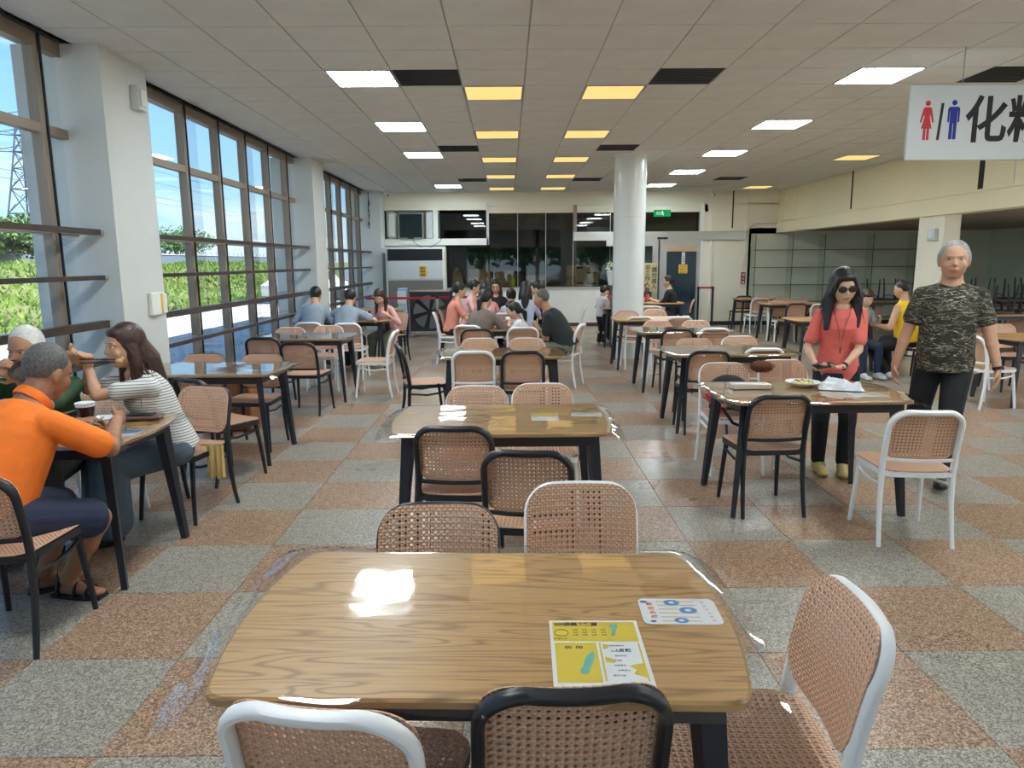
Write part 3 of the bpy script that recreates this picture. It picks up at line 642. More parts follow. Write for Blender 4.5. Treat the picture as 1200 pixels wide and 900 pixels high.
def chair_meshes(m):
    d = {}
    # back frame: arch over two posts plus lower rail
    path = []; rad = []
    for k in range(7): z = .40 + k * .05; path.append((.19, back_y(z) - .012 * 0, z)); rad.append((.0145, .019))
    for k in range(1, 8):
        t = k / 8 * PI / 2; path.append((.19 - .095 + .095 * math.cos(t), back_y(.71 + .097 * math.sin(t)) - .016 * math.sin(t), .71 + .097 * math.sin(t))); rad.append((.0145, .018))
    for k in range(0, 9): u = .095 - .19 * k / 8; path.append((u, back_y(.807) - .016 - .010 * (1 - (u / .095) ** 2), .807)); rad.append((.0145, .017))
    path += [(-p[0], p[1], p[2]) for p in reversed(path[:14])]; rad += list(reversed(rad[:14]))
    d['back_frame'] = MB().sweep(path, rad, 10, up=(1, 0, 0), power=.8).sweep([(-.185, back_y(.515), .515), (-.09, back_y(.515) - .018, .513), (0, back_y(.515) - .024, .513), (.09, back_y(.515) - .018, .513), (.185, back_y(.515), .515)], (.011, .009), 8).mesh('back_frame', m)
    for s in (-1, 1):
        d['rear%d' % s] = MB().sweep([(s * .19, -.168, .46), (s * .190, -.168, .40), (s * .192, -.176, .25), (s * .195, -.200, .10), (s * .198, -.222, 0)], [.017, .017, .0155, .014, .0125], 8, up=(1, 0, 0)).mesh('leg', m)
        d['front%d' % s] = MB().sweep([(s * .178, .165, .44), (s * .186, .185, .30), (s * .196, .205, .12), (s * .203, .215, 0)], [(.018, .016), (.0165, .015), (.0145, .0135), (.0125, .012)], 8, up=(1, 0, 0)).mesh('leg', m)
        d['str%d' % s] = MB().sweep([(s * .191, -.175, .36), (s * .187, -.09, .352), (s * .184, .0, .340), (s * .186, .10, .352), (s * .185, .178, .372)], (.010, .008), 8).mesh('stretcher', m)
    # seat frame
    o = []
    pl = rrect(-.203, .203, -.190, .222, .075, 5)
    pl = [((x * (1 + .06 * (y / .2))), y) for x, y in pl]
    mb = MB(); inner = [(x * .9, .016 + (y - .016) * .9) for x, y in pl]; n = len(pl)
    mb.add([(x, y, .445) for x, y in pl] + [(x, y, .412) for x, y in pl] + [(x, y, .412) for x, y in inner] + [(x, y, .440) for x, y in inner],
           [(a * n + i, b * n + i, b * n + (i + 1) % n, a * n + (i + 1) % n) for a, b in ((1, 0), (2, 1), (3, 2), (0, 3)) for i in range(n)])
    d['seat_frame'] = mb.mesh('seat_frame', m)
    d['rear_rail'] = MB().sweep([(-.19, -.172, .425), (0, -.185, .43), (.19, -.172, .425)], (.016, .010), 8).mesh('rear_rail', m)
    return d
CM = {'w': chair_meshes(M['white']), 'b': chair_meshes(M['black'])}
def make_chair(c):
    t = empty('cane_chair', (0, 0, 0), label='x', cat='chair')
    link('backrest', ME_BACK, t); link('seat', ME_SEAT, t)
    D = CM[c]; link('back_frame', D['back_frame'], t); link('seat_frame', D['seat_frame'], t); link('rear_rail', D['rear_rail'], t)
    for s in (-1, 1): link('leg', D['rear%d' % s], t); link('leg', D['front%d' % s], t); link('stretcher', D['str%d' % s], t)
    return t
PROTO = {}
CW = {'w': 'white-framed', 'b': 'black-framed'}
def chair(c, x, y, yaw, lab, grp):
    lab = '%s cane chair %s' % (CW[c], lab)
    if c not in PROTO:
        PROTO[c] = make_chair(c); t = PROTO[c]; t.location = (x, y, 0); t.rotation_euler = (0, 0, math.radians(yaw)); t['label'] = lab; t['group'] = grp; return t
    return dup(PROTO[c], (x, y, 0), math.radians(yaw), lab, grp)

# tables --------------------------------------------------------------
TW, TD = .545, .368
def top_outline(hx=TW, hy=TD, bow=.052, r=.035):
    P = []
    for s in (1, -1):
        ys = [-1, -.995, -.98, -.955, -.92] + [-.85 + 1.7 * k / 12 for k in range(13)] + [.92, .955, .98, .995, 1]
        for k in ys:
            q = max(0, (abs(k) * hy - (hy - r)) / r); P.append((s * (hx + bow * max(0, 1 - k * k) ** .9 - r * (1 - math.sqrt(max(0, 1 - q * q)))), s * k * hy))
    return P
OUT = top_outline()
def mk_top():
    m = MB(); n = len(OUT)
    def rg(k, z): return [(x * (1 - k / .55), y * (1 - k / .37), z) for x, y in OUT]
    r = rg(.014, .724) + rg(0, .730) + rg(0, .744) + rg(.006, .750)
    m.add(r, [tuple(range(n - 1, -1, -1))] + [(a * n + i, a * n + (i + 1) % n, a * n + n + (i + 1) % n, a * n + n + i) for a in range(3) for i in range(n)])
    m.mi = 1; m.f.append(tuple(range(3 * n, 4 * n))); m.m.append(1)
    for q in range(1 + 2 * n, 1 + 3 * n): m.m[q] = 1
    return m.mesh('tabletop', [M['topedge'], M['top']], smooth=True, angle=30)
ME_TOP = mk_top()
TABM = {}
for sx in (-1, 1):
    for sy in (-1, 1):
        p0 = (sx * .475, sy * .285, .724); p1 = (sx * .535, sy * .340, 0)
        TABM[sx, sy] = MB().sweep([p0, p1], [(.044, .030), (.024, .019)], 4, up=(sx * .9, sy * .7, 0)).mesh('leg', M['blackmetal'], smooth=False)
ME_APR = [MB().box(-.48, .48, s * .30 - .012, s * .30 + .012, .665, .724).mesh('apron', M['blackmetal'], smooth=False) for s in (-1, 1)] + [MB().box(s * .49 - .012, s * .49 + .012, -.30, .30, .665, .724).mesh('apron', M['blackmetal'], smooth=False) for s in (-1, 1)]
def half_w(y): t = max(0, 1 - (y / TD) ** 2); return TW + .052 * t ** .9
def mk_vinyl(seed):
    random.seed(seed); m = MB(); nx, ny = 64, 44; ph = random.uniform(0, 6); cs = [random.uniform(.6, 1.3) for _ in range(4)]
    hx, hy = .640, .420; t = .0016
    top = []
    for i in range(nx + 1):
        for j in range(ny + 1):
            x = -hx + 2 * hx * i / nx; y = -hy + 2 * hy * j / ny
            ex = abs(x) - half_w(min(abs(y), TD)); ey = abs(y) - TD
            d = math.hypot(max(0, ex), max(0, ey)) if (ex > 0 or ey > 0) else 0
            k = (x > 0) * 2 + (y > 0)
            z = .7535 + .0006 * math.sin(x * 9 + ph) * math.sin(y * 11 + ph)
            if d > 0: z -= (1.9 * d * d * cs[k] + .22 * d * (.5 + .5 * math.sin(7 * x + 5 * y + ph))) * (1 if ex <= 0 or ey <= 0 else 1.25); z += .002 * math.sin(26 * (x + y) + ph) * min(1, d * 25)
            top.append((x, y, z))
    w = ny + 1; n = len(top)
    F = [(i * w + j, (i + 1) * w + j, (i + 1) * w + j + 1, i * w + j + 1) for i in range(nx) for j in range(ny)]
    m.add(top, F)
    return m.mesh('vinyl_table_cover', M['vinyl'], smooth=True, angle=180)
VIN = [mk_vinyl(k) for k in (3, 5, 8)]
def table(x, y, lab, rz=0, vin=0, cover=True):
    t = empty('dining_table', (x, y, 0), math.radians(rz), label='oak-topped dining table with black tapered legs ' + lab, cat='table', group='oak-topped dining tables')
    link('tabletop', ME_TOP, t)
    for k in TABM: link('leg', TABM[k], t)
    for a in ME_APR: link('apron', a, t)
    if cover:
        v = link('vinyl_table_cover', VIN[vin % 3], None, (x, y, 0)); v.rotation_euler = (0, 0, math.radians(rz + (180 if vin > 2 else 0)))
        tag(v, label='clear vinyl cover draped over the table ' + lab, cat='table cover', group='clear vinyl table covers')
    return t
GC, GL, GR, GF = 'chairs of the centre row', 'chairs along the windows', 'chairs of the right row', 'chairs in the far right corner'
table(-.06, 1.66, 'in the foreground', rz=-1.8, vin=0)
table(-.045, 3.90, 'second in the centre row', vin=1)
table(-.06, 6.85, 'third in the centre row', vin=2)
table(.05, 9.55, 'fourth in the centre row with the family', vin=3)
table(-.05, 12.05, 'farthest in the centre row with pink-shirted women', vin=4, cover=False)
table(-2.47, 3.72, 'at the near window with three diners', vin=5)
table(-2.47, 5.93, 'behind the striped-shirt woman by the window', vin=1)
table(-2.45, 8.58, 'third along the windows', vin=0)
table(-2.42, 11.15, 'where two men in grey sit by the window', vin=2)
table(-2.55, 13.6, 'empty one farthest along the windows', vin=2, cover=False)
table(1.95, 4.66, 'with the food plate in the right row', vin=4)
table(2.12, 6.90, 'second in the right row', vin=5)
table(2.20, 9.05, 'third in the right row', vin=0)
table(2.17, 10.92, 'fourth in the right row beside the column', vin=2, cover=False)
table(5.75, 14.6, 'in the crowd of chairs before the glass shelves', vin=1, cover=False)
table(5.80, 16.5, 'nearest the glass shelves', vin=1, cover=False)
table(6.02, 7.95, 'at the right edge behind the camouflage man', vin=1, cover=False)
table(4.75, 10.6, 'where the yellow-jersey man sits', vin=1, cover=False)
table(3.1, 15.2, 'beside the woman in black by the doors', vin=1, cover=False)
table(2.35, 13.75, 'hidden behind the round column', vin=1, cover=False)
# centre row
c1 = chair('w', -.335, 1.45, -9, 'seen from behind, front left of the foreground table', GC)
c2 = chair('b', .115, 1.51, 2, 'seen from behind, front middle of the foreground table', GC)
chair('w', .575, 1.59, 87, 'turned sideways at the right end of the foreground table', GC)
chair('b', -.235, 2.02, 180, 'facing us behind the foreground table, left', GC)
chair('w', .255, 2.235, 180, 'facing us behind the foreground table, right', GC)
chair('b', -.26, 3.66, -4, 'back to us at the left of the second centre table', GC)
chair('b', .10, 3.19, -6, 'back to us, pulled out before the second centre table', GC)
chair('w', -.205, 4.30, 180, 'facing us at the far left of the second centre table', GC)
chair('w', .22, 4.38, 180, 'facing us at the far right of the second centre table', GC)
chair('w', -.32, 6.66, 0, 'back to us at the near left of the third centre table', GC)
chair('b', .13, 6.63, 0, 'back to us at the near right of the third centre table', GC)
chair('w', -.305, 7.25, 180, 'facing us at the far left of the third centre table', GC)
chair('w', .19, 7.22, 180, 'facing us at the far right of the third centre table', GC)
chair('b', -.84, 7.00, -75, 'sideways at the left end of the third centre table', GC)
chair('b', -.38, 8.86, 0, 'behind the far left chair of the third table', GC)
chair('w', .18, 9.04, 0, 'back to us under the child in white', GC)
chair('w', .72, 9.30, 70, 'under the man in the black T-shirt', GC)
chair('w', -.44, 9.35, -20, 'under the woman in the brown shirt', GC)
chair('w', -.95, 11.6, -85, 'under the ponytailed woman in coral', GC)
chair('b', -.95, 12.3, -90, 'behind the ponytailed woman in coral', GC)
chair('w', .42, 11.75, 95, 'under the woman in navy', GC)
chair('w', 1.12, 12.75, 80, 'sideways and empty left of the round column', GC)
chair('w', -.05, 11.55, 0, 'under the long-haired girl at the far table', GC)
for o in (c1, c2): o.scale = (1, 1, .975)
# window row
chair('b', -2.165, 2.955, 1, 'under the man in the orange shirt', GL)
chair('b', -2.10, 4.52, 165, 'draped with a yellow cloth, under the striped-shirt woman', GL)
chair('w', -2.62, 4.38, 180, 'empty between the green-shirt man and the woman', GL)
chair('w', -3.0, 4.32, 180, 'under the white-haired man in green', GL)
chair('b', -2.18, 5.30, -32, 'empty and angled behind the striped-shirt woman', GL)
chair('b', -2.78, 6.28, 180, 'facing us at the far left of the second window table', GL)
chair('b', -2.25, 6.23, 176, 'facing us at the far right of the second window table', GL)
chair('b', -2.75, 8.20, 0, 'back to us at the near left of the third window table', GL)
chair('b', -2.19, 7.70, -6, 'back to us at the near right of the third window table', GL)
chair('w', -2.80, 8.95, 180, 'facing us at the far left of the third window table', GL)
chair('w', -2.37, 9.20, 180, 'facing us at the far right of the third window table', GL)
chair('w', -1.62, 8.70, 88, 'in profile at the right end of the third window table', GL)
chair('w', -2.80, 10.25, 0, 'under the left man in grey', GL)
chair('w', -2.22, 10.05, 0, 'under the right man in grey', GL)
chair('b', -1.92, 11.75, 150, 'under the girl in pale pink by the window', GL)
chair('b', -2.02, 12.35, 0, 'before the farthest window table', GL)
# right row
chair('b', 1.655, 4.52, 3, 'back to us at the near left of the food table', GR)
chair('w', 2.31, 4.03, -6, 'standing alone at the right corner of the food table', GR)
chair('w', 1.72, 5.42, 180, 'holding the black and red backpack', GR)
chair('w', 2.25, 5.58, 180, 'facing us behind the tissue packet', GR)
chair('b', 1.84, 6.72, 0, 'back to us at the near left of the second right table', GR)
chair('w', 2.40, 6.88, 0, 'back to us at the near right of the second right table', GR)
chair('b', 1.97, 7.32, 180, 'facing us at the far left of the second right table', GR)
chair('w', 2.50, 7.46, 180, 'facing us at the far right of the second right table', GR)
chair('b', 2.06, 8.87, 0, 'back to us at the near left of the third right table', GR)
chair('w', 2.52, 8.94, 0, 'back to us at the near right of the third right table', GR)
chair('w', 2.06, 9.62, 180, 'facing us at the far left of the third right table', GR)
chair('w', 2.58, 9.57, 180, 'facing us at the far right of the third right table', GR)
chair('w', 1.95, 10.85, 0, 'back to us at the near left of the fourth right table', GR)
chair('w', 2.53, 10.78, 0, 'back to us at the near right of the fourth right table', GR)
chair('b', 1.95, 11.50, 180, 'right against the round column', GR)
chair('w', 2.50, 11.97, 180, 'facing us just right of the round column', GR)
chair('w', 2.62, 13.36, 0, 'before the woman in black, back to us', GR)
chair('b', 3.72, 15.3, 80, 'under the woman in black', GR)
# far right corner
chair('b', 5.50, 16.95, 0, 'leftmost before the glass shelves', GF)
chair('w', 5.52, 15.90, 0, 'white one at the left of the corner crowd', GF)
chair('w', 6.15, 17.0, 180, 'pale back nearest the shelves', GF)
chair('w', 5.47, 14.30, 180, 'facing us at the left of the corner table', GF)
chair('b', 6.10, 15.75, 180, 'dark back behind the corner table', GF)
chair('b', 5.50, 13.85, 0, 'back to us in the middle of the corner crowd', GF)
chair('b', 6.00, 14.55, 180, 'right of the middle in the corner crowd', GF)
chair('w', 5.95, 13.70, -10, 'just left of the pink-shirted woman', GF)
chair('w', 5.76, 8.92, 180, 'pale back at the right of the camouflage man', GR)
chair('b', 6.20, 8.75, 180, 'cut by the right frame edge, facing us', GR)
chair('b', 5.52, 9.55, 25, 'under the man in the yellow jersey', GR)
chair('b', 4.95, 10.0, 195, 'under the brown-haired person beside the yellow jersey', GR)
chair('w', 5.25, 7.75, -80, 'behind the camouflage man at the right', GR)
# chairs standing upside down on tables in the bay
def flip(c, x, y, yaw, lab, z=.75):
    t = chair(c, x, y, yaw, lab, 'chairs stacked upside down in the bay'); t.rotation_euler = (PI, 0, math.radians(yaw)); t.location = (x, y, z + .455); return t
def btable(x, y, lab): return table(x, y, lab, cover=False)
for n in range(4):
    x = 8.15 + n * 1.35
    if n < 3: btable(x, 15.3, ['under the left upturned chairs in the bay', 'under the middle upturned chairs in the bay', 'under the upturned chairs before the pillar'][n])
    if n < 3:
        for q in (-.3, .28): flip('b', x + q, 15.1, (8, -6, 12, 3, -9, 5)[n * 2 + (q > 0)], ('upturned on the %s bay table, %s' % (('left', 'middle', 'right')[n], 'left one' if q < 0 else 'right one')))
btable(8.05, 11.4, 'beside the camouflage man, with an upturned chair'); flip('b', 7.75, 11.4, 12, 'upturned right beside the camouflage man'); flip('b', 8.28, 11.4, -8, 'upturned on the right edge table, second')
btable(9.4, 11.4, 'at the right frame edge in the bay'); flip('b', 9.1, 11.4, 5, 'upturned at the right frame edge')
# ================================================================== PEOPLE
def smat(name, col, rough=.55): return mat(name, col, rough, var=.06, vscale=9)
SK = {'tan': smat('skin_tan', (.46, .235, .135)), 'mid': smat('skin_mid', (.56, .31, .195)), 'fair': smat('skin_fair', (.68, .42, .29)), 'dark': smat('skin_deep', (.33, .155, .085))}
M['hairblack'] = mat('black_hair', (.012, .010, .010), .45, var=.3, vscale=60, bump=.3, bscale=120)
M['hairbrown'] = mat('dark_brown_hair', (.045, .018, .012), .42, var=.3, vscale=60, bump=.3, bscale=120)
M['hairgrey'] = mat('grey_hair', (.30, .30, .31), .6, var=.35, vscale=70, bump=.4, bscale=140)
M['hairsalt'] = mat('salt_pepper_hair', (.10, .095, .09), .6, var=.5, vscale=90, bump=.4, bscale=140)
M['hairwhite'] = mat('white_hair', (.62, .61, .58), .6, var=.15, vscale=60, bump=.4, bscale=140)
M['eyewhite'] = mat('eye_white', (.7, .68, .65), .3); M['iris'] = mat('dark_iris', (.01, .008, .006), .2)
M['lip'] = mat('lips', (.40, .17, .13), .5); M['brow'] = mat('eyebrow', (.03, .02, .018), .7)
def rotm(yaw=0, pitch=0, roll=0): # degrees; yaw left positive, pitch down positive
    return Matrix.Rotation(math.radians(yaw), 3, 'Z') @ Matrix.Rotation(math.radians(-pitch), 3, 'X') @ Matrix.Rotation(math.radians(roll), 3, 'Y')
def ik(a, c, l1, l2, pole):
    a, c = Vector(a), Vector(c); d = c - a; L = min(d.length, (l1 + l2) * .999); d.normalize(); c = a + d * L
    k = (l1 * l1 - l2 * l2 + L * L) / (2 * L); h = math.sqrt(max(0, l1 * l1 - k * k))
    p = Vector(pole); p = p - d * p.dot(d)
    if p.length < 1e-4: p = Vector((0, 0, -1)) - d * (-d.z)
    return a + d * k + p.normalized() * h, c
def fuse(mb, name, m, parent, vox, sm=4, label=None):
    """voxel-fuse overlapping closed pieces into one continuous surface"""
    me = mb.mesh(name, m); o = bpy.data.objects.new(name, me); COL.objects.link(o)
    r = o.modifiers.new('r', 'REMESH'); r.mode = 'VOXEL'; r.voxel_size = vox; r.use_smooth_shade = True
    q = o.modifiers.new('s', 'SMOOTH'); q.factor = .5; q.iterations = sm
    dg = bpy.context.evaluated_depsgraph_get(); me2 = bpy.data.meshes.new_from_object(o.evaluated_get(dg)); o.modifiers.clear(); o.data = me2
    me2.name = name; me2.materials.clear(); me2.materials.append(m); me2.polygons.foreach_set('use_smooth', [True] * len(me2.polygons))
    bpy.data.meshes.remove(me); o.parent = parent
    if label: o['label'] = label
    return o
def person(x, y, yaw, label, group=None, h=1.68, sit=None, lean=0, side=0, twist=0, head=(0, 0, 0), skin='mid', sex='m', fat=1.0,
           wrist=None, hdir=None, curl=(.35, .35), elb=None, ank=None, knee=None, foot=(0, 0), shirt=None, sleeve=.5, hair=None, hairm='hairblack', legs='trousers', legm=None,
           shoes=None, near=False, face=True, z0=0, neckr=1.0, loose=1.0, shirt_len=0, palm=(None, None), name='person', hd_k=1.0):
    s = h / 1.70; t = empty(name, (x, y, z0), math.radians(yaw), label=label, cat='person', group=group)
    vox = (.0065 if near else .0115) * max(.7, s) ; V = Vector
    zp = sit if sit is not None else .90 * s
    P = V((0, 0, zp)); Rt = rotm(twist, lean, side)
    up = Rt @ V((0, 0, 1)); fw = Rt @ V((0, 1, 0)); rt = Rt @ V((1, 0, 0))
    f_ = sex == 'f'; shw = (.150 if f_ else .172) * s; hipw = .088 * s
    bend = lambda k: P + up * (.50 * s * k) + fw * (-.015 * math.sin(k * PI)) * s
    S = P + up * .50 * s; NB = S + up * .035 * s
    Rh = rotm(twist + head[0], head[1], head[2]); hu = Rh @ V((0, 0, 1)); hf = Rh @ V((0, 1, 0)); hr = Rh @ V((1, 0, 0))
    HC = NB + (up * .6 + hu * .4 + fw * .06).normalized() * .147 * s + hf * .018
    sk = SK[skin]; b = MB(); hs = s ** .45 if s < .9 else 1.0
    ch = 1.0 * hs * hd_k
    # head
    b.ell(HC + hu * .022 * ch - hf * .008 * ch, (.079 * ch, .095 * ch, .093 * ch), Rh, 20, 14)
    b.ell(HC - hu * .028 * ch + hf * .014 * ch, (.0725 * ch, .077 * ch, .088 * ch), Rh, 18, 12)
    b.ell(HC - hu * .088 * ch + hf * .042 * ch, (.042 * ch, .030 * ch, .026 * ch), Rh)
    b.ell(HC + hu * .022 * ch + hf * .074 * ch, (.052 * ch, .016 * ch, .012 * ch), Rh)
    b.capsule(HC + hu * .010 * ch + hf * .083 * ch, HC - hu * .024 * ch + hf * .100 * ch, .0075 * ch, .0105 * ch, 8)
    b.ell(HC - hu * .028 * ch + hf * .090 * ch, (.0155 * ch, .011 * ch, .008 * ch), Rh)
    for q in (-1, 1):
        b.ell(HC + hr * q * .081 * ch - hf * .006 * ch - hu * .012 * ch, (.010 * ch, .020 * ch, .033 * ch), Rh)
        b.ell(HC + hr * q * .040 * ch + hf * .060 * ch - hu * .028 * ch, (.026 * ch, .018 * ch, .026 * ch), Rh)
    b.ell(HC - hu * .056 * ch + hf * .083 * ch, (.026 * ch, .012 * ch, .016 * ch), Rh)
    nr = (.050 if f_ else .058) * s * neckr
    b.capsule(NB - up * .05 * s - fw * .01, HC - hu * .05 * ch - hf * .015, nr * 1.1, nr * .95, 14)
    # torso core (under clothes)
    fx = fat; cw = (.135 if f_ else .152) * s; cd = (.098 if f_ else .108) * s
    def torso(m, g, gl=1.0, hem=0.0, cl=False):
        if f_: prof = [(-.13, .158, .122, 0), (-.02, .160, .122, 0), (.18, .142, .108, .004), (.36, .126, .098, .006), (.55, .136, .108, .010), (.70, .143, .124, .018), (.84, .138, .108, .006), (.95, .118, .084, -.004), (1.02, .085, .066, -.006)]
        else: prof = [(-.13, .156, .120, 0), (-.02, .156, .120, 0), (.18, .152, .116, .004), (.36, .150, .114, .008), (.55, .158, .118, .008), (.72, .168, .122, .006), (.85, .165, .112, .000), (.95, .140, .090, -.006), (1.02, .098, .068, -.008)]
        path = []; rad = []
        for k, rx, ry, of in prof:
            wf = (1, 1, 1.2, 1.1, .8, .45, .3, .2, .1)[len(path)] * (fat - 1)
            if k == -.13: k = (-.13 if sit is None else -.07) - hem / (.5 * s)
            path.append(bend(max(k, 0)) + (up * (.50 * s * min(k, 0))) + fw * (of + wf * .05) * s); rad.append((rx * s * (1 + wf * .55) + g, ry * s * (1 + wf * 1.5) + g))
        if not cl: path.append(NB + up * .015 * s); rad.append((.060 * s, .056 * s))
        else: path.append(path[-1] + up * .012 * s); rad.append((.074 * s, .062 * s))
        m.sweep(path, rad, 24, up=rt)
        for q in (-1, 1): m.capsule(S - up * .035 * s + rt * q * .03 * s, S + rt * q * shw * .94 - up * .062 * s, .064 * s + g * .5, .043 * s + g, 14, up=up); m.capsule(bend(.78) + rt * q * .05 * s, S + rt * q * shw * .86 - up * .085 * s, .07 * s, .05 * s + g, 12, up=up)
    torso(b, -.006)
    b.ell(S + up * .004 * s + fw * .034 * s, (.062 * s, .050 * s, .052 * s), Rt, 16, 10)
    # arms
    la, lf = .285 * s, .245 * s; ends = {}
    for n, q in enumerate((-1, 1)):
        sh = S + rt * q * shw - up * .062 * s
        if wrist and wrist[n] is not None: w_ = V(wrist[n])
        else: w_ = sh + V((q * .09 * s, .03, -.52 * s))
        pole = (elb[n] if elb and elb[n] is not None else (q * .5, -.6, -.8))
        e, w_ = ik(sh, w_, la, lf, pole)
        ra = (.040 if f_ else .047) * s * (fat * .5 + .5)
        b.capsule(sh, e, ra * 1.08, ra * .82, 12); b.capsule(e, w_, ra * .84, ra * .56, 12); b.ell(e.lerp(w_, .28), (ra * .86,) * 3, None, 10, 8)
        # hand
        hd = V(hdir[n]).normalized() if hdir and hdir[n] is not None else (w_ - e).normalized()
        pn = V(palm[n]) if palm[n] is not None else V((-q, 0, 0)) if abs(hd.x) < .8 else V((0, 0, -1))
        pn = (pn - hd * pn.dot(hd)).normalized(); sd = hd.cross(pn).normalized()
        # thumb side: forward or up
        ts = 1 if (sd.y + sd.z * .7) > 0 else -1; hz = s * (.93 if f_ else 1.0) * .98
        Mx = Matrix((sd, hd, pn)).transposed()
        b.ell(w_ + hd * .045 * hz, (.040 * hz, .052 * hz, .0165 * hz), Mx, 12, 8); b.capsule(w_ - hd * .01, w_ + hd * .03 * hz, ra * .56, .020 * hz, 10)
        cu = curl[n]
        for k in range(4):
            off = (1.5 - k) * .0185 * hz * ts; base = w_ + hd * .078 * hz + sd * off - hd * abs(k - 1) * .004 * hz; fl_ = (.078, .086, .080, .062)[k] * hz; fr = .0082 * hz
            d1 = (hd * math.cos(cu) + pn * math.sin(cu)).normalized(); d2 = (hd * math.cos(cu * 2.4) + pn * math.sin(cu * 2.4)).normalized(); d3 = (hd * math.cos(cu * 3.4) + pn * math.sin(cu * 3.4)).normalized()
            p1 = base + d1 * fl_ * .45; p2 = p1 + d2 * fl_ * .32; p3 = p2 + d3 * fl_ * .23
            b.capsule(base - hd * .02 * hz, p1, fr * 1.08, fr, 8); b.capsule(p1, p2, fr, fr * .93, 8); b.capsule(p2, p3, fr * .93, fr * .8, 8)
        tb_ = w_ + hd * .022 * hz + sd * ts * .028 * hz; t1 = tb_ + (hd * .62 + sd * ts * .6 + pn * .38).normalized() * .038 * hz; t2 = t1 + (hd * .85 + sd * ts * .15 + pn * .5).normalized() * .030 * hz
        b.capsule(tb_, t1, .0125 * hz, .0105 * hz, 8); b.capsule(t1, t2, .0105 * hz, .0085 * hz, 8)
        ends[n] = (sh, e, w_, hd, pn, ra)
    # legs
    lt, ls = .415 * s, .40 * s; L_ = {}
    for n, q in enumerate((-1, 1)):
        hp = P + (rt * q * hipw) - V((0, 0, .02)) * s
        if ank and ank[n] is not None: a_ = V(ank[n])
        elif sit is not None: a_ = V((q * .11, .42 * s, .085 * s))
        else: a_ = V((q * .095 * s, -.01, .085 * s))
        kp = knee[n] if knee and knee[n] is not None else (q * .12, 1, .25)
        k_, a_ = ik(hp, a_, lt, ls, kp); L_[n] = (hp, k_, a_)
        rth = (.078 if f_ else .080) * s * (fat * .5 + .5)
        b.capsule(hp, k_, rth, rth * .66, 14); b.capsule(k_, a_, rth * .66, rth * .42, 12); b.ell(k_.lerp(a_, .30) - V((0, .012, 0)), (rth * .66, rth * .70, .09 * s), None, 12, 8)
        fy = math.radians(foot[n]); fd = V((-math.sin(fy), math.cos(fy), 0)); to = a_ + fd * .15 * s - V((0, 0, .055 * s))
        b.capsule(a_ - fd * .035 * s - V((0, 0, .045 * s)), to, .034 * s, .024 * s, 10, flat=(1.0, 1.0)); b.ell(to, (.036 * s, .036 * s, .020 * s)); b.capsule(a_, a_ + fd * .05 * s - V((0, 0, .04 * s)), .034 * s, .030 * s, 10)
        if shoes:
            m = MB(); sd_ = V((fd.y, -fd.x, 0)); Mx = Matrix((sd_, fd, V((0, 0, 1)))).transposed()
            if shoes[1] == 'sandal':
                zb = a_.z - .078 * s
                m.add([V((0, 0, zb)) + V((a_.x, a_.y, 0)) + Mx @ V((px, py, pz)) for pz in (-.008, .012) for px, py in ((-.036, -.075), (.036, -.075), (.046, .04), (.050, .12), (.035, .185), (-.03, .185), (-.05, .12), (-.042, .04))],
                      [(7, 6, 5, 4, 3, 2, 1, 0), tuple(range(8, 16))] + [(i, (i + 1) % 8, 8 + (i + 1) % 8, 8 + i) for i in range(8)])
                for off, rr, hh in ((.115, .046, -.038), (.055, .044, -.018), (-.03, .042, .008)): 
                    pts = [V((a_.x, a_.y, a_.z)) + Mx @ V((rr * math.cos(PI * k / 10), off, -.075 * s + (hh + .078) * math.sin(PI * k / 10))) for k in range(11)]
                    m.sweep(pts, (.004, .014), 6, up=fd)
                m.build('sandal', M[shoes[0]], t)
            else:
                m.capsule(a_ - fd * .035 * s - V((0, 0, .040 * s)), to + V((0, 0, .008)), .045 * s, .040 * s, 14); m.ell(to, (.050 * s, .055 * s, .030 * s), Mx); m.capsule(a_ + V((0, 0, .0)), a_ + fd * .06 * s - V((0, 0, .03 * s)), .046 * s, .042 * s, 12)
                m.X = None
                zf = a_.z - .085 * s
                o = fuse(m, 'shoe', M[shoes[0]], t, .010, 3)
                for v in o.data.vertices:
                    if v.co.z < zf + .004: v.co.z = zf + .004
    fuse(b, 'body', sk, t, vox, 3)
    # clothes
    if shirt:
        m = MB(); g = .010 * loose; torso(m, g, 1.0, shirt_len, True)
        if sleeve > 0:
            for n in (0, 1):
                sh, e, w_, hd, pn, ra = ends[n]; fac = sleeve if sleeve <= 1 else 1
                m.capsule(sh, sh.lerp(e, fac), ra * 1.0 + .008 * loose, ra * .95 + .011 * loose + .002, 14)
                if sleeve > 1: m.capsule(e, e.lerp(w_, sleeve - 1), ra * .95 + .014, ra * .7 + .010, 12)
        o = fuse(m, 'shirt', M[shirt], t, vox * 1.15, 3)
    if legs == 'trousers' or legs == 'shorts':
        m = MB(); m.ell(P - up * .01, ((.150 if f_ else .146) * s * (fx * .5 + .5), .104 * s * fx, .120 * s), Rt, 18, 12)
        for n in (0, 1):
            hp, k_, a_ = L_[n]; rth = (.078 if f_ else .080) * s * (fat * .5 + .5) + .010 * loose
            if legs == 'shorts': m.capsule(hp, hp.lerp(k_, .90), rth * 1.04, rth * .90, 14)
            else: m.capsule(hp, k_, rth * 1.02, rth * .76, 14); m.capsule(k_, k_.lerp(a_, .93), rth * .76, rth * .60, 12)
        fuse(m, 'shorts' if legs == 'shorts' else 'trousers', M[legm], t, vox * 1.15, 3)
    elif legs == 'skirt':
        m = MB(); m.ell(P, (.165 * s, .125 * s, .12 * s), Rt, 18, 12)
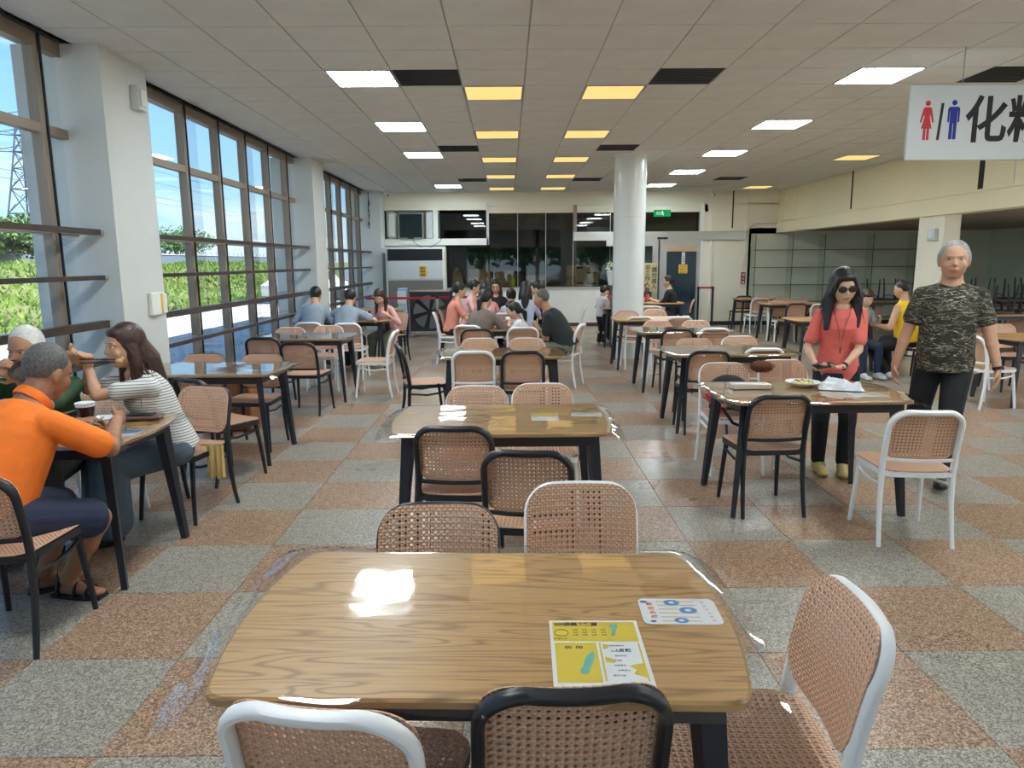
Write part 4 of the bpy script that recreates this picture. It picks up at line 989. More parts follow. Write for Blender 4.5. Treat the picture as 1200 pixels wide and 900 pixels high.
        for n in (0, 1):
            hp, k_, a_ = L_[n]; m.capsule(hp, k_, .105 * s, .095 * s, 14); m.capsule(k_ + V((0, -.02, 0)), a_.lerp(k_, .18), .10 * s, .13 * s, 14)
        hp, k_, a_ = L_[0]; hp2, k2, a2 = L_[1]
        for f in (0, .5, 1): m.capsule(hp.lerp(hp2, f), k_.lerp(k2, f), .10 * s, .10 * s, 14); m.capsule(k_.lerp(k2, f), a_.lerp(a2, f).lerp(k_, .18), .10 * s, .125 * s, 14)
        fuse(m, 'skirt', M[legm], t, vox * 1.2, 5)
    # hair
    if hair:
        m = MB(); hm = M[hairm]
        if hair == 'receding':
            m.ell(HC + hu * .034 * ch - hf * .019 * ch, (.0855 * ch, .094 * ch, .0935 * ch), Rh, 20, 14); [m.ell(HC + hr * q * .078 * ch - hf * .025 * ch + hu * .01, (.017 * ch, .042 * ch, .048 * ch), Rh) for q in (-1, 1)]
        elif hair in ('short', 'crew'):
            g = .0 if hair == 'crew' else .006
            m.ell(HC + hu * .036 * ch - hf * .020 * ch, ((.084 + g) * ch, (.092 + g) * ch, (.098 + g) * ch), Rh, 20, 14)
            if hair == 'short': m.ell(HC + hu * .085 * ch + hf * .03 * ch, (.062 * ch, .055 * ch, .035 * ch), Rh)
        else:
            m.ell(HC + hu * .036 * ch - hf * .020 * ch, (.090 * ch, .098 * ch, .104 * ch), Rh, 20, 14)
            m.ell(HC + hu * .080 * ch + hf * .045 * ch, (.060 * ch, .042 * ch, .028 * ch), Rh)
            if hair == 'bun': m.ell(HC - hf * .115 * ch + hu * .02 * ch, (.042 * ch, .04 * ch, .045 * ch), Rh)
            if hair == 'bob':
                for q in (-1, 1): m.capsule(HC + hr * q * .070 * ch - hf * .01, HC + hr * q * .074 * ch - hu * .11 * ch - hf * .01, .030 * ch, .030 * ch, 10)
                m.capsule(HC - hf * .06 * ch, HC - hf * .065 * ch - hu * .10 * ch, .06 * ch, .055 * ch, 12)
            if hair == 'pony':
                p0 = HC - hf * .09 * ch + hu * .01; p1 = HC - hf * .145 * ch - hu * .05; p2 = HC - hf * .13 * ch - hu * .20 * s + V((0, 0, -.04)); m.capsule(p0, p1, .030, .034, 10); m.capsule(p1, p2, .036, .018, 10)
            if hair in ('long', 'wavy'):
                k = 1.25 if hair == 'wavy' else 1.0
                bk = NB - fw * .075 * s; down = (up * -.22 * s if hair == 'long' else up * -.20 * s)
                m.capsule(HC - hf * .05 * ch, bk + up * .03, .078 * ch * k, .075 * ch * k, 14, up=hr); m.capsule(bk + up * .03, bk + down, .075 * ch * k, .045 * ch, 14, flat=(1.0, 1.0))
                for q in (-1, 1):
                    a0 = HC + hr * q * .066 * ch - hf * .012; a1 = NB + hr * q * .085 * s * k + hf * .02 + up * .03; m.capsule(a0, a1, .034 * ch * k, .036 * ch * k, 10)
                    m.capsule(a1, a1 + V((0, .02, 0)) + (V((0, 0, -.17 * s)) if hair == 'long' else V((q * .01, .03, -.22 * s))), .036 * ch * k, .018, 10)
                    if hair == 'wavy': m.capsule(HC + hr * q * .045 * ch + hf * .05 + hu * .075, HC + hr * q * .082 * ch + hf * .030 - hu * .03, .022, .026, 10)
        fuse(m, 'hair', hm, t, .009 if near else .012, 2)
        if hair == 'wavy' or (hair == 'long' and near):
            ss = MB(); random.seed(int(abs(x * 100)))
            for k in range(110):
                q = random.choice((-1, 1)); r = random.random(); a0 = HC + hr * q * random.uniform(.035, .070) * ch - hf * random.uniform(-.03, .07) + hu * random.uniform(-.06, .045)
                c_ = NB + rt * q * random.uniform(.05, .16) + fw * random.uniform(-.10, .07) + V((0, 0, random.uniform(-.24, -.02))); mid = a0.lerp(c_, .5) + hr * q * random.uniform(.0, .03)
                ss.sweep([a0, mid, c_], [.0035, .003, .001], 4)
            ss.build('loose_strands', hm, t, kind='stuff')
    if face:
        for q in (-1, 1):
            e = HC + hu * .006 * ch + hf * .0765 * ch + hr * q * .032 * ch
            ey = MB().ell(e, (.0125 * ch, .0068 * ch, .0044 * ch), Rh, 10, 6).build('eye', M['eyewhite'], t); MB().ell(e + hf * .0045 * ch, (.0056 * ch, .0038 * ch, .0046 * ch), Rh, 8, 6).build('iris', M['iris'], ey)
            MB().capsule(e + hu * .020 * ch - hr * q * .014 * ch + hf * .010 * ch, e + hu * .021 * ch + hr * q * .017 * ch + hf * .002 * ch, .0028, .0022, 6).build('eyebrow', M['brow'] if hairm not in ('hairgrey', 'hairwhite') else M['hairgrey'], t)
        MB().ell(HC - hu * .058 * ch + hf * .0945 * ch, (.019 * ch, .0045 * ch, .0045 * ch), Rh, 10, 6).build('lips', M['lip'], t)
    t_info = dict(root=t, HC=HC, Rh=Rh, hu=hu, hf=hf, hr=hr, ch=ch, ends=ends, NB=NB, S=S, P=P, up=up, fw=fw, rt=rt, s=s, L=L_)
    return t_info
def stripes(name, c1, c2, k, ax=2, w=.5):
    m, nt = new_mat(name); L = nt.links.new; b = N(nt, 'ShaderNodeBsdfPrincipled', inp={'Roughness': .8}); tc = N(nt, 'ShaderNodeTexCoord'); sp = N(nt, 'ShaderNodeSeparateXYZ'); L(tc.outputs['Object'], sp.inputs[0])
    a = N(nt, 'ShaderNodeMath', operation='MULTIPLY'); a.inputs[1].default_value = k; L(sp.outputs[ax], a.inputs[0]); f = N(nt, 'ShaderNodeMath', operation='FRACT'); L(a.outputs[0], f.inputs[0])
    g = N(nt, 'ShaderNodeMath', operation='GREATER_THAN'); g.inputs[1].default_value = w; L(f.outputs[0], g.inputs[0])
    mx = N(nt, 'ShaderNodeMix', data_type='RGBA'); mx.inputs[6].default_value = tuple(c1) + (1,); mx.inputs[7].default_value = tuple(c2) + (1,); L(g.outputs[0], mx.inputs[0]); L(mx.outputs[2], b.inputs['Base Color']); finish(nt, b.outputs[0]); return m
def camo(name):
    m, nt = new_mat(name); L = nt.links.new; b = N(nt, 'ShaderNodeBsdfPrincipled', inp={'Roughness': .85}); tc = N(nt, 'ShaderNodeTexCoord'); mp = N(nt, 'ShaderNodeMapping'); mp.inputs['Scale'].default_value = (7, 7, 30); L(tc.outputs['Object'], mp.inputs[0])
    n1 = N(nt, 'ShaderNodeTexNoise', inp={'Scale': 1.0, 'Detail': 2.5, 'Distortion': 2.2}); L(mp.outputs[0], n1.inputs['Vector'])
    r = N(nt, 'ShaderNodeValToRGB'); c = r.color_ramp; c.interpolation = 'CONSTANT'
    for p, col in ((0, (.018, .017, .015)), (.36, (.045, .032, .022)), (.44, (.016, .018, .014)), (.49, (.05, .06, .032)), (.535, (.42, .38, .28)), (.565, (.035, .026, .02)), (.66, (.055, .045, .03)), (.72, (.26, .24, .18)), (.75, (.02, .02, .018))):
        if p in (0,): c.elements[0].color = col + (1,)
        elif p == .75: c.elements[-1].position = p; c.elements[-1].color = col + (1,)
        else: e = c.elements.new(p); e.color = col + (1,)
    L(n1.outputs[0], r.inputs[0]); L(r.outputs[0], b.inputs['Base Color']); finish(nt, b.outputs[0]); return m
def cloth(n, c): M[n] = mat(n, c, .85, var=.07, vscale=14, bump=.35, bscale=14)
M['striped'] = stripes('white_striped_knit', (.70, .69, .66), (.16, .16, .17), 62, 2, .74); M['camo'] = camo('camouflage_cloth')
for n, c in dict(orange=(.92, .20, .02), navy=(.018, .026, .060), slate=(.085, .125, .165), greent=(.035, .10, .05), coral=(.80, .17, .14), blackcloth=(.012, .013, .017), greyblue=(.30, .36, .43), pinkpale=(.75, .42, .42), brownt=(.19, .15, .125), coral2=(.80, .30, .22), pinkt=(.80, .40, .36), lav=(.48, .50, .66), whitet=(.72, .74, .78), navyt=(.02, .02, .06), darktee=(.022, .026, .030), yellowj=(.86, .56, .01), greykhaki=(.14, .16, .11), plum=(.15, .16, .17), darkgrey=(.05, .05, .055)).items(): cloth(n, c)
M['shoeblack'] = M['black']; M['shoeyellow'] = mat('yellow_canvas', (.55, .40, .15), .8); M['shoegrey'] = mat('grey_trainer', (.45, .48, .52), .7)
GP = 'diners and visitors'
# man in camouflage walking toward the camera
A = person(3.16, 5.12, 152, 'man with grey hair in a camouflage T-shirt walking toward the camera', GP, h=1.72, lean=1, head=(0, 1, 0), skin='mid', hd_k=1.12, neckr=1.15, fat=1.14, near=True, wrist=((-.335, .045, .80), (.33, .04, .775)), hdir=((-.08, .12, -1), (.08, .15, -1)), elb=((-.5, -.8, 0), (.5, -.8, 0)), curl=(.30, .32),
    ank=((-.02, .26, .085), (.16, -.20, .115)), knee=((-.1, 1, .2), (.1, 1, .1)), foot=(0, 0), shirt='camo', sleeve=.60, loose=1.5, shirt_len=.03, hair='receding', hairm='hairgrey', legm='blackcloth', shoes=('shoeblack', 'shoe'))
def wrist_band(A, n, mname, lab, wd=.011, k=.0):
    sh, e, w_, hd, pn, ra = A['ends'][n]; d = (w_ - e).normalized(); c = w_ - d * (.012 + k); m = MB(); r = ra * .56 + .003
    m.sweep([c - d * wd, c + d * wd], [r, r], 14, up=tuple(pn)); wb = m.build('wristband', M[mname], A['root'], label=lab)
    o = pn * -(r + .002) + c; m = MB(); sd = d.cross(pn).normalized(); Mx = Matrix((sd, d, pn)).transposed(); m.ell(o, (.017, .017, .006), Mx, 12, 6); m.build('watch_face', M['black'], wb)
wrist_band(A, 0, 'black', 'black smartwatch strap')
# woman in pink T-shirt
B = person(2.45, 5.27, 160, 'woman with long black hair, sunglasses and coral T-shirt looking at a phone', GP, h=1.54, lean=7, head=(12, 16, 4), skin='fair', sex='f', near=True, wrist=((-.02, .30, .865), (.150, .25, .835)), hdir=((.75, .62, -.10), (-.30, .85, .1)), palm=((.1, .25, 1), (-.55, 0, .8)), elb=((-.7, -.7, -.6), (.7, -.6, -.7)), curl=(.30, .42),
    shirt='coral', sleeve=.72, loose=1.35, shirt_len=.035, hair='wavy', hairm='hairblack', legm='blackcloth', shoes=('shoeyellow', 'shoe'), foot=(0, 14), face=True)
def glasses(A, sun=True):
    HC, hu, hf, hr, ch = (A[k] for k in ('HC', 'hu', 'hf', 'hr', 'ch')); R_ = A['Rh']; e = empty('glasses_tmp', (0, 0, 0))
    bpy.data.objects.remove(e); m = MB()
    for q in (-1, 1):
        c = HC + hu * .004 * ch + hf * .093 * ch + hr * q * .034 * ch
        if sun: m.ell(c, (.030 * ch, .006, .024 * ch), R_, 14, 8)
        else: m.sweep([c + hr * (.024 * math.cos(a * PI / 8)) + hu * (.017 * math.sin(a * PI / 8)) for a in range(16)], .0018, 5, closed=True)
        m.sweep([c + hr * q * .026 + hu * .008, HC + hr * q * .080 * ch + hf * .06 + hu * .010, HC + hr * q * .082 * ch - hf * .0 + hu * .008], .0025, 5)
    m.sweep([HC + hu * .010 + hf * .098 * ch - hr * .012, HC + hu * .012 + hf * .102 * ch, HC + hu * .010 + hf * .098 * ch + hr * .012], .0022, 5)
    o = m.build('sunglasses' if sun else 'glasses', M['black'], None); return o
def keep(o, A, lab, cat):  # a worn or held thing stays top-level, at the person's place
    o.matrix_world = Matrix.Translation(A['root'].location) @ Matrix.Rotation(A['root'].rotation_euler.z, 4, 'Z'); return tag(o, label=lab, cat=cat)
keep(glasses(B), B, 'large black sunglasses worn by the woman in coral', 'sunglasses')
wrist_band(B, 0, 'black', 'dark watch strap')
m = MB(); nb, fwd = B['NB'], B['fw']; S_ = B['s']
pts = [nb + fwd * .035 + B['rt'] * .06, nb + fwd * .115 - B['up'] * .06 + B['rt'] * .05, nb + fwd * .150 * S_ - B['up'] * .16 + B['rt'] * .02, nb + fwd * .158 - B['up'] * .30, nb + fwd * .150 * S_ - B['up'] * .16 - B['rt'] * .02, nb + fwd * .115 - B['up'] * .06 - B['rt'] * .05, nb + fwd * .035 - B['rt'] * .06]
m.sweep(pts, .0022, 5); m.capsule(pts[3], pts[3] - Vector((0, 0, .035)), .006, .005, 6); keep(m.build('lanyard', M['darkrail'], None), B, 'thin dark lanyard cord around the neck of the woman in coral', 'lanyard')
sh, e_, w1, hd1, pn1, _r = B['ends'][1]; ph = MB(); c = w1 + hd1 * .085 + pn1 * .03; ph.X = Matrix.Translation(c) @ Matrix((Vector((.8, .5, -.1)).normalized(), Vector((-.5, .8, -.2)).normalized(), Vector((0, .2, 1)).normalized())).transposed().to_4x4()
ph.bbox(-.075, .075, -.038, .038, -.006, .006, .003); keep(ph.build('phone', M['black'], None), B, 'black phone held by the woman in coral', 'phone')
bg_ = MB(); c = Vector((.04, .22, .74)); bg_.X = Matrix.Translation(c); bg_.bbox(-.07, .07, -.022, .022, -.08, .06, .012); keep(bg_.build('crossbody_bag', M['navy'], None), B, 'small dark blue pouch in front of the woman in coral', 'bag')
# man in orange
Cc = person(-2.32, 2.985, -58, 'man in an orange polo shirt and navy shorts leaning over his plate', GP, h=1.72, sit=.535, lean=34, twist=38, head=(-6, 20, 0), skin='dark', hd_k=1.08, fat=1.25, near=True, wrist=((-.50, .42, .80), (-.31, .58, .825)), hdir=((-.5, .8, .1), (-.9, .49, .2)), palm=((0, 0, -1), (-.3, -.8, -.2)), elb=((-.36, -.74, -.7), (.67, .48, -.8)), curl=(.45, .6),
    ank=((-.34, .20, .085), (-.20, .30, .085)), foot=(0, -40), knee=((-.1, 1, .7), (.25, 1, .7)), shirt='orange', sleeve=.80, loose=1.5, shirt_len=.03, hair='crew', hairm='hairsalt', legs='shorts', legm='navy', shoes=('shoeblack', 'sandal'), neckr=1.15)
# collar of the polo
m = MB(); R0 = Cc['Rh']; nb = Cc['NB'] - Cc['up'] * .005
ring = [nb + Cc['rt'] * (.076 * math.cos(a * PI / 10)) + Cc['fw'] * (.076 * math.sin(a * PI / 10)) + Cc['up'] * (.018 - .022 * math.sin(a * PI / 10)) for a in range(20)]
m.sweep(ring, (.022, .006), 6, closed=True, up=tuple(Cc['up'])); m.build('collar', M['orange'], Cc['root'])
# striped-shirt woman
Dd = person(-2.06, 4.28, 128, 'woman in a striped T-shirt and slate skirt lifting food with chopsticks', GP, h=1.62, sit=.52, lean=19, head=(12, 0, 0), skin='mid', hd_k=1.05, sex='f', fat=1.12, near=True, wrist=((.10, .40, 1.04), (.04, .40, 1.09)), hdir=((.0, .9, .45), (.15, .9, .35)), palm=((.9, -.3, .4), (-.3, -.3, .8)), elb=((-1.0, .1, -1), (.6, .3, -1.1)), curl=(.35, .5),
    shirt='striped', sleeve=.62, loose=1.2, hair='long', hairm='hairbrown', legs='skirt', legm='slate', shoes=('shoeblack', 'shoe'))
wrist_band(Dd, 0, 'black', 'black watch strap'); wrist_band(Dd, 0, 'black', 'thin black bracelet', .003, .03)
# white haired man in green
Ee = person(-2.68, 4.16, 186, 'white-haired man in a dark green T-shirt drinking from a bowl', GP, h=1.66, sit=.52, lean=18, head=(-12, 10, 0), skin='tan', near=True, fat=1.1, wrist=((.02, .30, 1.00), (.12, .30, 1.04)), hdir=((.4, .7, .6), (-.5, .6, .6)), palm=((1, .2, .3), (-1, .2, .2)), elb=((-1, .2, -.7), (1, .2, -.7)), curl=(.45, .45),
    shirt='greent', sleeve=.75, loose=1.4, hair='crew', hairm='hairwhite', legm='darkgrey', shoes=('shoeblack', 'shoe'))
# window table: two men, a girl
GD = 'seated diners'
person(-2.89, 10.50, -3, 'left man in a grey-blue T-shirt with his back to us', GD, h=1.68, sit=.52, lean=22, head=(0, 22, 0), skin='mid', shirt='greyblue', sleeve=.7, hair='short', legm='darkgrey', wrist=((-.26, .34, .80), (.26, .36, .80)), face=False, loose=1.5)
person(-2.40, 10.38, -8, 'right man in a grey-blue T-shirt leaning over the table', GD, h=1.68, sit=.52, lean=30, head=(0, 22, 0), skin='mid', shirt='greyblue', sleeve=.7, hair='short', legm='blackcloth', wrist=((-.20, .42, .80), (.30, .40, .80)), elb=((-1, 0, -.5), (1, 0, -.5)), face=False, loose=1.5)
person(-1.93, 11.62, 158, 'girl with long dark hair in a pale pink top at the window table', GD, h=1.56, sit=.52, lean=24, head=(10, 30, 0), skin='fair', sex='f', shirt='pinkpale', sleeve=1.5, hair='long', hairm='hairbrown', legm='greykhaki', wrist=((-.2, .35, .80), (.2, .35, .80)))
# family table
person(-.40, 9.22, -22, 'woman in a brown T-shirt with a low ponytail, back to us', GD, h=1.62, sit=.53, lean=22, head=(-8, 14, 0), skin='fair', sex='f', shirt='brownt', sleeve=1.0, hair='pony', legm='navy', wrist=((.1, .44, .82), (.30, .42, .84)), loose=1.8, fat=1.15)
person(.76, 9.18, 75, 'man with a partly shaved head in a black T-shirt, in profile', GD, h=1.70, sit=.54, lean=30, head=(0, 6, 0), skin='tan', shirt='darktee', sleeve=.7, hair='crew', hairm='hairsalt', legs='shorts', legm='greykhaki', wrist=((.0, .40, .78), (-.02, .33, .66)), loose=1.6, fat=1.16)
person(.24, 9.42, 70, 'child with black hair and a long ponytail in a white top', GD, h=1.28, sit=.48, lean=16, head=(10, 14, 0), skin='fair', sex='f', shirt='whitet', sleeve=1.3, hair='pony', legm='pinkpale', wrist=((-.1, .30, .78), (.15, .30, .78)), loose=1.6)
person(.10, 10.05, 150, 'small child with black fringe facing us across the family table', GD, h=1.20, sit=.50, lean=10, head=(-10, 18, 0), skin='fair', shirt='whitet', sleeve=.7, hair='bob', legm='navy', wrist=((-.1, .25, .78), (.12, .25, .78)))
# far table
GE = 'diners at the farthest centre table'
person(-.93, 11.60, -78, 'woman in a coral T-shirt with a long ponytail, in profile', GE, h=1.62, sit=.53, lean=12, head=(0, 8, 0), skin='fair', sex='f', shirt='coral2', sleeve=.7, hair='pony', legm='blackcloth', wrist=((-.1, .42, .80), (.12, .42, .80)), loose=1.5)
person(-.72, 12.55, -100, 'dark-haired person behind the coral woman, in profile', GE, h=1.66, sit=.53, lean=12, head=(0, 4, 0), skin='fair', sex='f', shirt='pinkpale', sleeve=.7, hair='bun', legm='blackcloth', wrist=((-.1, .40, .80), (.12, .40, .80)))
person(-.33, 11.35, 15, 'person in a pink T-shirt leaning on the far table, seen from behind', GE, h=1.60, sit=.53, lean=12, head=(10, 10, 0), skin='fair', sex='f', shirt='pinkt', sleeve=.7, hair='short', legm='blackcloth', wrist=((-.1, .36, .80), (.2, .36, .80)), face=False)
gl = person(-.20, 12.75, 172, 'woman with glasses and black top facing us at the far table', GE, h=1.64, sit=.53, lean=4, head=(0, 6, 0), skin='mid', sex='f', shirt='blackcloth', sleeve=.9, hair='long', legm='blackcloth', wrist=((-.2, .36, .80), (.2, .36, .80)))
keep(glasses(gl, False), gl, 'dark-rimmed glasses on the woman in black facing us', 'glasses')
person(.05, 11.40, 0, 'girl in a lavender top seen from behind at the far table', GE, h=1.45, sit=.50, lean=6, head=(0, 6, 0), skin='fair', sex='f', shirt='lav', sleeve=.7, hair='short', legm='blackcloth', wrist=((-.15, .32, .78), (.15, .32, .78)), face=False)
person(.27, 11.30, -5, 'person with very long black hair, back to us', GE, h=1.62, sit=.53, lean=5, head=(5, 6, 0), skin='fair', sex='f', shirt='lav', sleeve=.7, hair='long', legm='blackcloth', wrist=((-.15, .38, .80), (.15, .38, .80)), face=False)
person(.62, 11.70, 80, 'woman in a navy long-sleeved top with her hair in a bun', GE, h=1.64, sit=.54, lean=12, head=(0, 6, 0), skin='fair', sex='f', shirt='navyt', sleeve=1.7, hair='bun', legm='blackcloth', wrist=((-.1, .44, .80), (.15, .42, .80)), loose=1.6)
# by the column
GK = 'people near the round column'
person(1.80, 13.85, -55, 'small boy in a white T-shirt standing left of the column', GK, h=1.13, head=(0, 18, 0), skin='fair', shirt='whitet', sleeve=.6, hair='short', legm='blackcloth', shoes=('shoegrey', 'shoe'), wrist=((-.05, .22, .70), (.12, .22, .70)), lean=4)
person(2.02, 14.2, 95, 'child in dark clothes half hidden behind the column', GK, h=1.14, head=(0, 10, 0), skin='fair', shirt='red', sleeve=.6, hair='bob', legm='navy', shoes=('shoegrey', 'shoe'), wrist=((-.05, .22, .72), (.12, .22, .72)))
person(3.45, 15.05, 78, 'woman in black with short dark hair by the glass doors', GK, h=1.64, sit=.53, lean=8, head=(0, -4, 0), skin='fair', sex='f', shirt='blackcloth', sleeve=1.2, hair='bun', legm='navy', wrist=((-.05, .42, .80), (.15, .42, .80)), fat=1.1)
person(2.55, 15.3, -85, 'person in dark green mostly hidden behind the column, arm raised', GK, h=1.62, sit=.53, lean=0, head=(0, 0, 0), skin='tan', shirt='greent', sleeve=.7, hair='short', legm='navy', wrist=((-.1, .36, 1.05), (.15, .36, .85)))
# right side
Y_ = person(5.42, 9.62, 32, 'man in a yellow basketball jersey with dark lettering, back to us', GK, h=1.72, sit=.53, lean=10, head=(10, 8, 0), skin='mid', shirt='yellowj', sleeve=0, hair='crew', legm='blackcloth', shoes=('shoegrey', 'shoe'), wrist=((-.22, .34, .72), (.22, .32, .66)), fat=1.12, face=False, loose=1.6, ank=((-.22, .12, .085), (.16, .34, .085)))
person(4.85, 9.95, 190, 'person with reddish brown hair in a patterned grey top', GK, h=1.52, sit=.52, lean=18, head=(-20, 24, 0), skin='fair', sex='f', shirt='greyblue', sleeve=.8, hair='bob', hairm='hairbrown', legm='navy', wrist=((-.15, .30, .80), (.2, .3, .80)), shoes=('shoegrey', 'shoe'))
# ================================================================== SMALL THINGS, SIGNS
def text(body, size, m, loc, parent, name='lettering', face='wall', bold=0.0, ext=.0008, sx=1.0, shear=0.0, spacing=1.0, al='LEFT'):
    c = bpy.data.curves.new(name, 'FONT'); c.body = body; c.size = size; c.extrude = ext; c.offset = bold; c.shear = shear; c.space_character = spacing; c.align_x = al; c.resolution_u = 3
    o = bpy.data.objects.new(name, c); COL.objects.link(o); dg = bpy.context.evaluated_depsgraph_get()
    me = bpy.data.meshes.new_from_object(o.evaluated_get(dg)); bpy.data.objects.remove(o); bpy.data.curves.remove(c)
    R_ = Matrix.Rotation(PI / 2, 4, 'X') if face == 'wall' else Matrix.Identity(4)
    me.transform(Matrix.Translation(loc) @ R_ @ Matrix.Diagonal((sx, 1, 1, 1))); me.materials.clear(); me.materials.append(m); me.name = name
    o = bpy.data.objects.new(name, me); COL.objects.link(o); o.parent = parent; return o
# hanging restroom sign
sg = empty('restroom_sign', (3.29, 6.12, 2.414), label='white hanging restroom sign with red woman, blue man and black characters', cat='sign')
MB().bbox(0, 1.75, 0, .03, 0, .59, .006).build('board', M['signwhite'], sg, smooth=False)
for x in (.43, 1.32): MB().cyl((x, .015, .58), (x, .015, H - 2.414), .004, n=6).build('hanger_rod', M['steel'], sg)
def fig_w():
    m = MB(); y = -.002
    def pl(P): n = len(P); m.add([(a, y, b) for a, b in P] + [(a, 0.001, b) for a, b in P], [tuple(range(n)), tuple(range(2 * n - 1, n - 1, -1))] + [(i, n + i, n + (i + 1) % n, (i + 1) % n) for i in range(n)])
    pl([(.155 + .021 * math.cos(a * PI / 8), .448 + .021 * math.sin(a * PI / 8)) for a in range(16)])
    pl([(.13, .418), (.18, .418), (.190, .405), (.213, .30), (.200, .297), (.180, .36), (.176, .345), (.198, .250), (.112, .250), (.134, .345), (.130, .36), (.110, .297), (.097, .30), (.120, .405)])
    pl([(.130, .252), (.151, .252), (.151, .160), (.130, .160)]); pl([(.159, .252), (.180, .252), (.180, .160), (.159, .160)]); return m
def fig_m():
    m = MB(); y = -.002
    def pl(P): n = len(P); m.add([(a, y, b) for a, b in P] + [(a, 0.001, b) for a, b in P], [tuple(range(n)), tuple(range(2 * n - 1, n - 1, -1))] + [(i, n + i, n + (i + 1) % n, (i + 1) % n) for i in range(n)])
    pl([(.372 + .021 * math.cos(a * PI / 8), .452 + .021 * math.sin(a * PI / 8)) for a in range(16)])
    pl([(.335, .420), (.409, .420), (.421, .405), (.421, .300), (.407, .300), (.405, .385), (.402, .385), (.402, .290), (.342, .290), (.342, .385), (.339, .385), (.337, .300), (.323, .300), (.323, .405)])
    pl([(.342, .292), (.369, .292), (.369, .165), (.342, .165)]); pl([(.375, .292), (.402, .292), (.402, .165), (.375, .165)]); return m
fig_w().build('woman_symbol', M['red'], sg, smooth=False, label='red woman pictogram'); fig_m().build('man_symbol', M['blueprint'], sg, smooth=False, label='blue man pictogram')
MB().add([(.243, -.002, .160), (.265, -.002, .160), (.287, -.002, .450), (.265, -.002, .450), (.243, .001, .160), (.265, .001, .160), (.287, .001, .450), (.265, .001, .450)], [(0, 1, 2, 3), (7, 6, 5, 4), (0, 4, 5, 1), (2, 6, 7, 3), (1, 5, 6, 2), (3, 7, 4, 0)]).build('divider_bar', M['ink'], sg, smooth=False)
text('化粧室', .385, M['ink'], (.465, -.001, .178), sg, bold=.008, sx=.92)
# wall fixtures on pillars
def box_thing(name, lab, cat, x0, x1, y0, y1, z0, z1, m, grp=None, b=.006):
    e = empty(name, (0, 0, 0), label=lab, cat=cat, group=grp); MB().bbox(x0, x1, y0, y1, z0, z1, b).build('casing', M[m], e, smooth=False); return e
e = box_thing('emergency_light', 'small grey emergency light high on the near left pillar', 'light fixture', -3.17, -3.10, 6.36, 6.50, 2.90, 3.10, 'signwhite'); MB().bbox(-3.10, -3.085, 6.385, 6.475, 2.93, 3.07, .004).build('lens', M['wallwhite'], e, smooth=False)
e = box_thing('notice_box', 'white switch box with an orange strip on the near left pillar', 'switch', -3.17, -3.13, 6.34, 6.50, 1.16, 1.36, 'wallwhite'); MB().bbox(-3.17, -3.14, 6.51, 6.56, 1.17, 1.35, .003).build('orange_strip', M['amber'], e, smooth=False); MB().bbox(-3.17, -3.14, 6.565, 6.64, 1.17, 1.35, .003).build('side_cover', M['wallwhite'], e, smooth=False)
e = box_thing('wall_lamp', 'small square lamp on the cream pillar in the right bay', 'light fixture', XB - .04, XB + .02, 11.35, 11.55, 1.90, 2.08, 'signwhite'); MB().bbox(XB - .05, XB - .04, 11.39, 11.51, 1.93, 2.05, .004).build('lens', M['paper'], e, smooth=False)
random.seed(5)
pts = [(-3.30 + random.uniform(-.012, .012), 17.47, 3.26 - k * .06) for k in range(15)]
tag(MB().sweep(pts, [random.uniform(.006, .022) for _ in pts], 5).build('wall_crack_cable', M['groove']), label='ragged black cable running down the far corner pillar', cat='cable')
for n, (x, y, lab) in enumerate(((-2.90, 17.45, 'white security camera at the far left ceiling corner'), (4.93, 17.85, 'white security camera above the glass doors'))):
    e = empty('security_camera', (x, y, H), label=lab, cat='camera', group='security cameras'); MB().cyl((0, 0, 0), (0, 0, -.05), .035, .03, 12).build('base', M['white'], e); MB().capsule((0, 0, -.08), (.06, -.05, -.11), .03, .03, 12).build('body', M['white'], e); MB().cyl((.075, -.062, -.118), (.09, -.075, -.125), .018, n=10).build('lens', M['black'], e)
# television niche and clutter
e = empty('television', (-2.37, YF - .055, 2.5), label='dark television in the recess at the far left', cat='television')
MB().bbox(-.31, .30, -.05, .05, -.31, .31, .01).build('casing', M['steel'], e, smooth=False); MB().box(-.285, .275, -.055, -.05, -.28, .285).build('screen', mat('screen_dark', (.012, .022, .028), .15), e, smooth=False)
MB().box(-3.05, -1.7, YF + .3, YF + .33, 2.19, 2.98).build('niche_back', M['greenwall'], fw, smooth=False)
tag(MB().bbox(-2.98, -2.72, YF + .0, YF + .12, 2.2, 2.84, .06).build('foam_panel', M['wallwhite']), label='white rounded foam panel left of the television', cat='panel')
tag(MB().bbox(-2.02, -1.85, YF + .05, YF + .1, 2.2, 2.84, .01).build('grey_panel', M['signwhite']), label='grey panel leaning right of the television', cat='panel')
tag(MB().sweep([(-2.35, YF - .06, 2.18), (-2.28, YF - .07, 2.08), (-2.1, YF - .07, 1.97), (-1.9, YF - .07, 1.99), (-1.7, YF - .07, 2.10), (-1.62, YF - .06, 2.2)], .006, 5).build('cable', M['black']), label='black cable looping below the television', cat='cable')
tag(MB().bbox(-2.46, -2.30, YF - .12, YF - .03, 2.19, 2.22, .004).build('set_top_box', M['black']), label='small black box on the ledge under the television', cat='box')
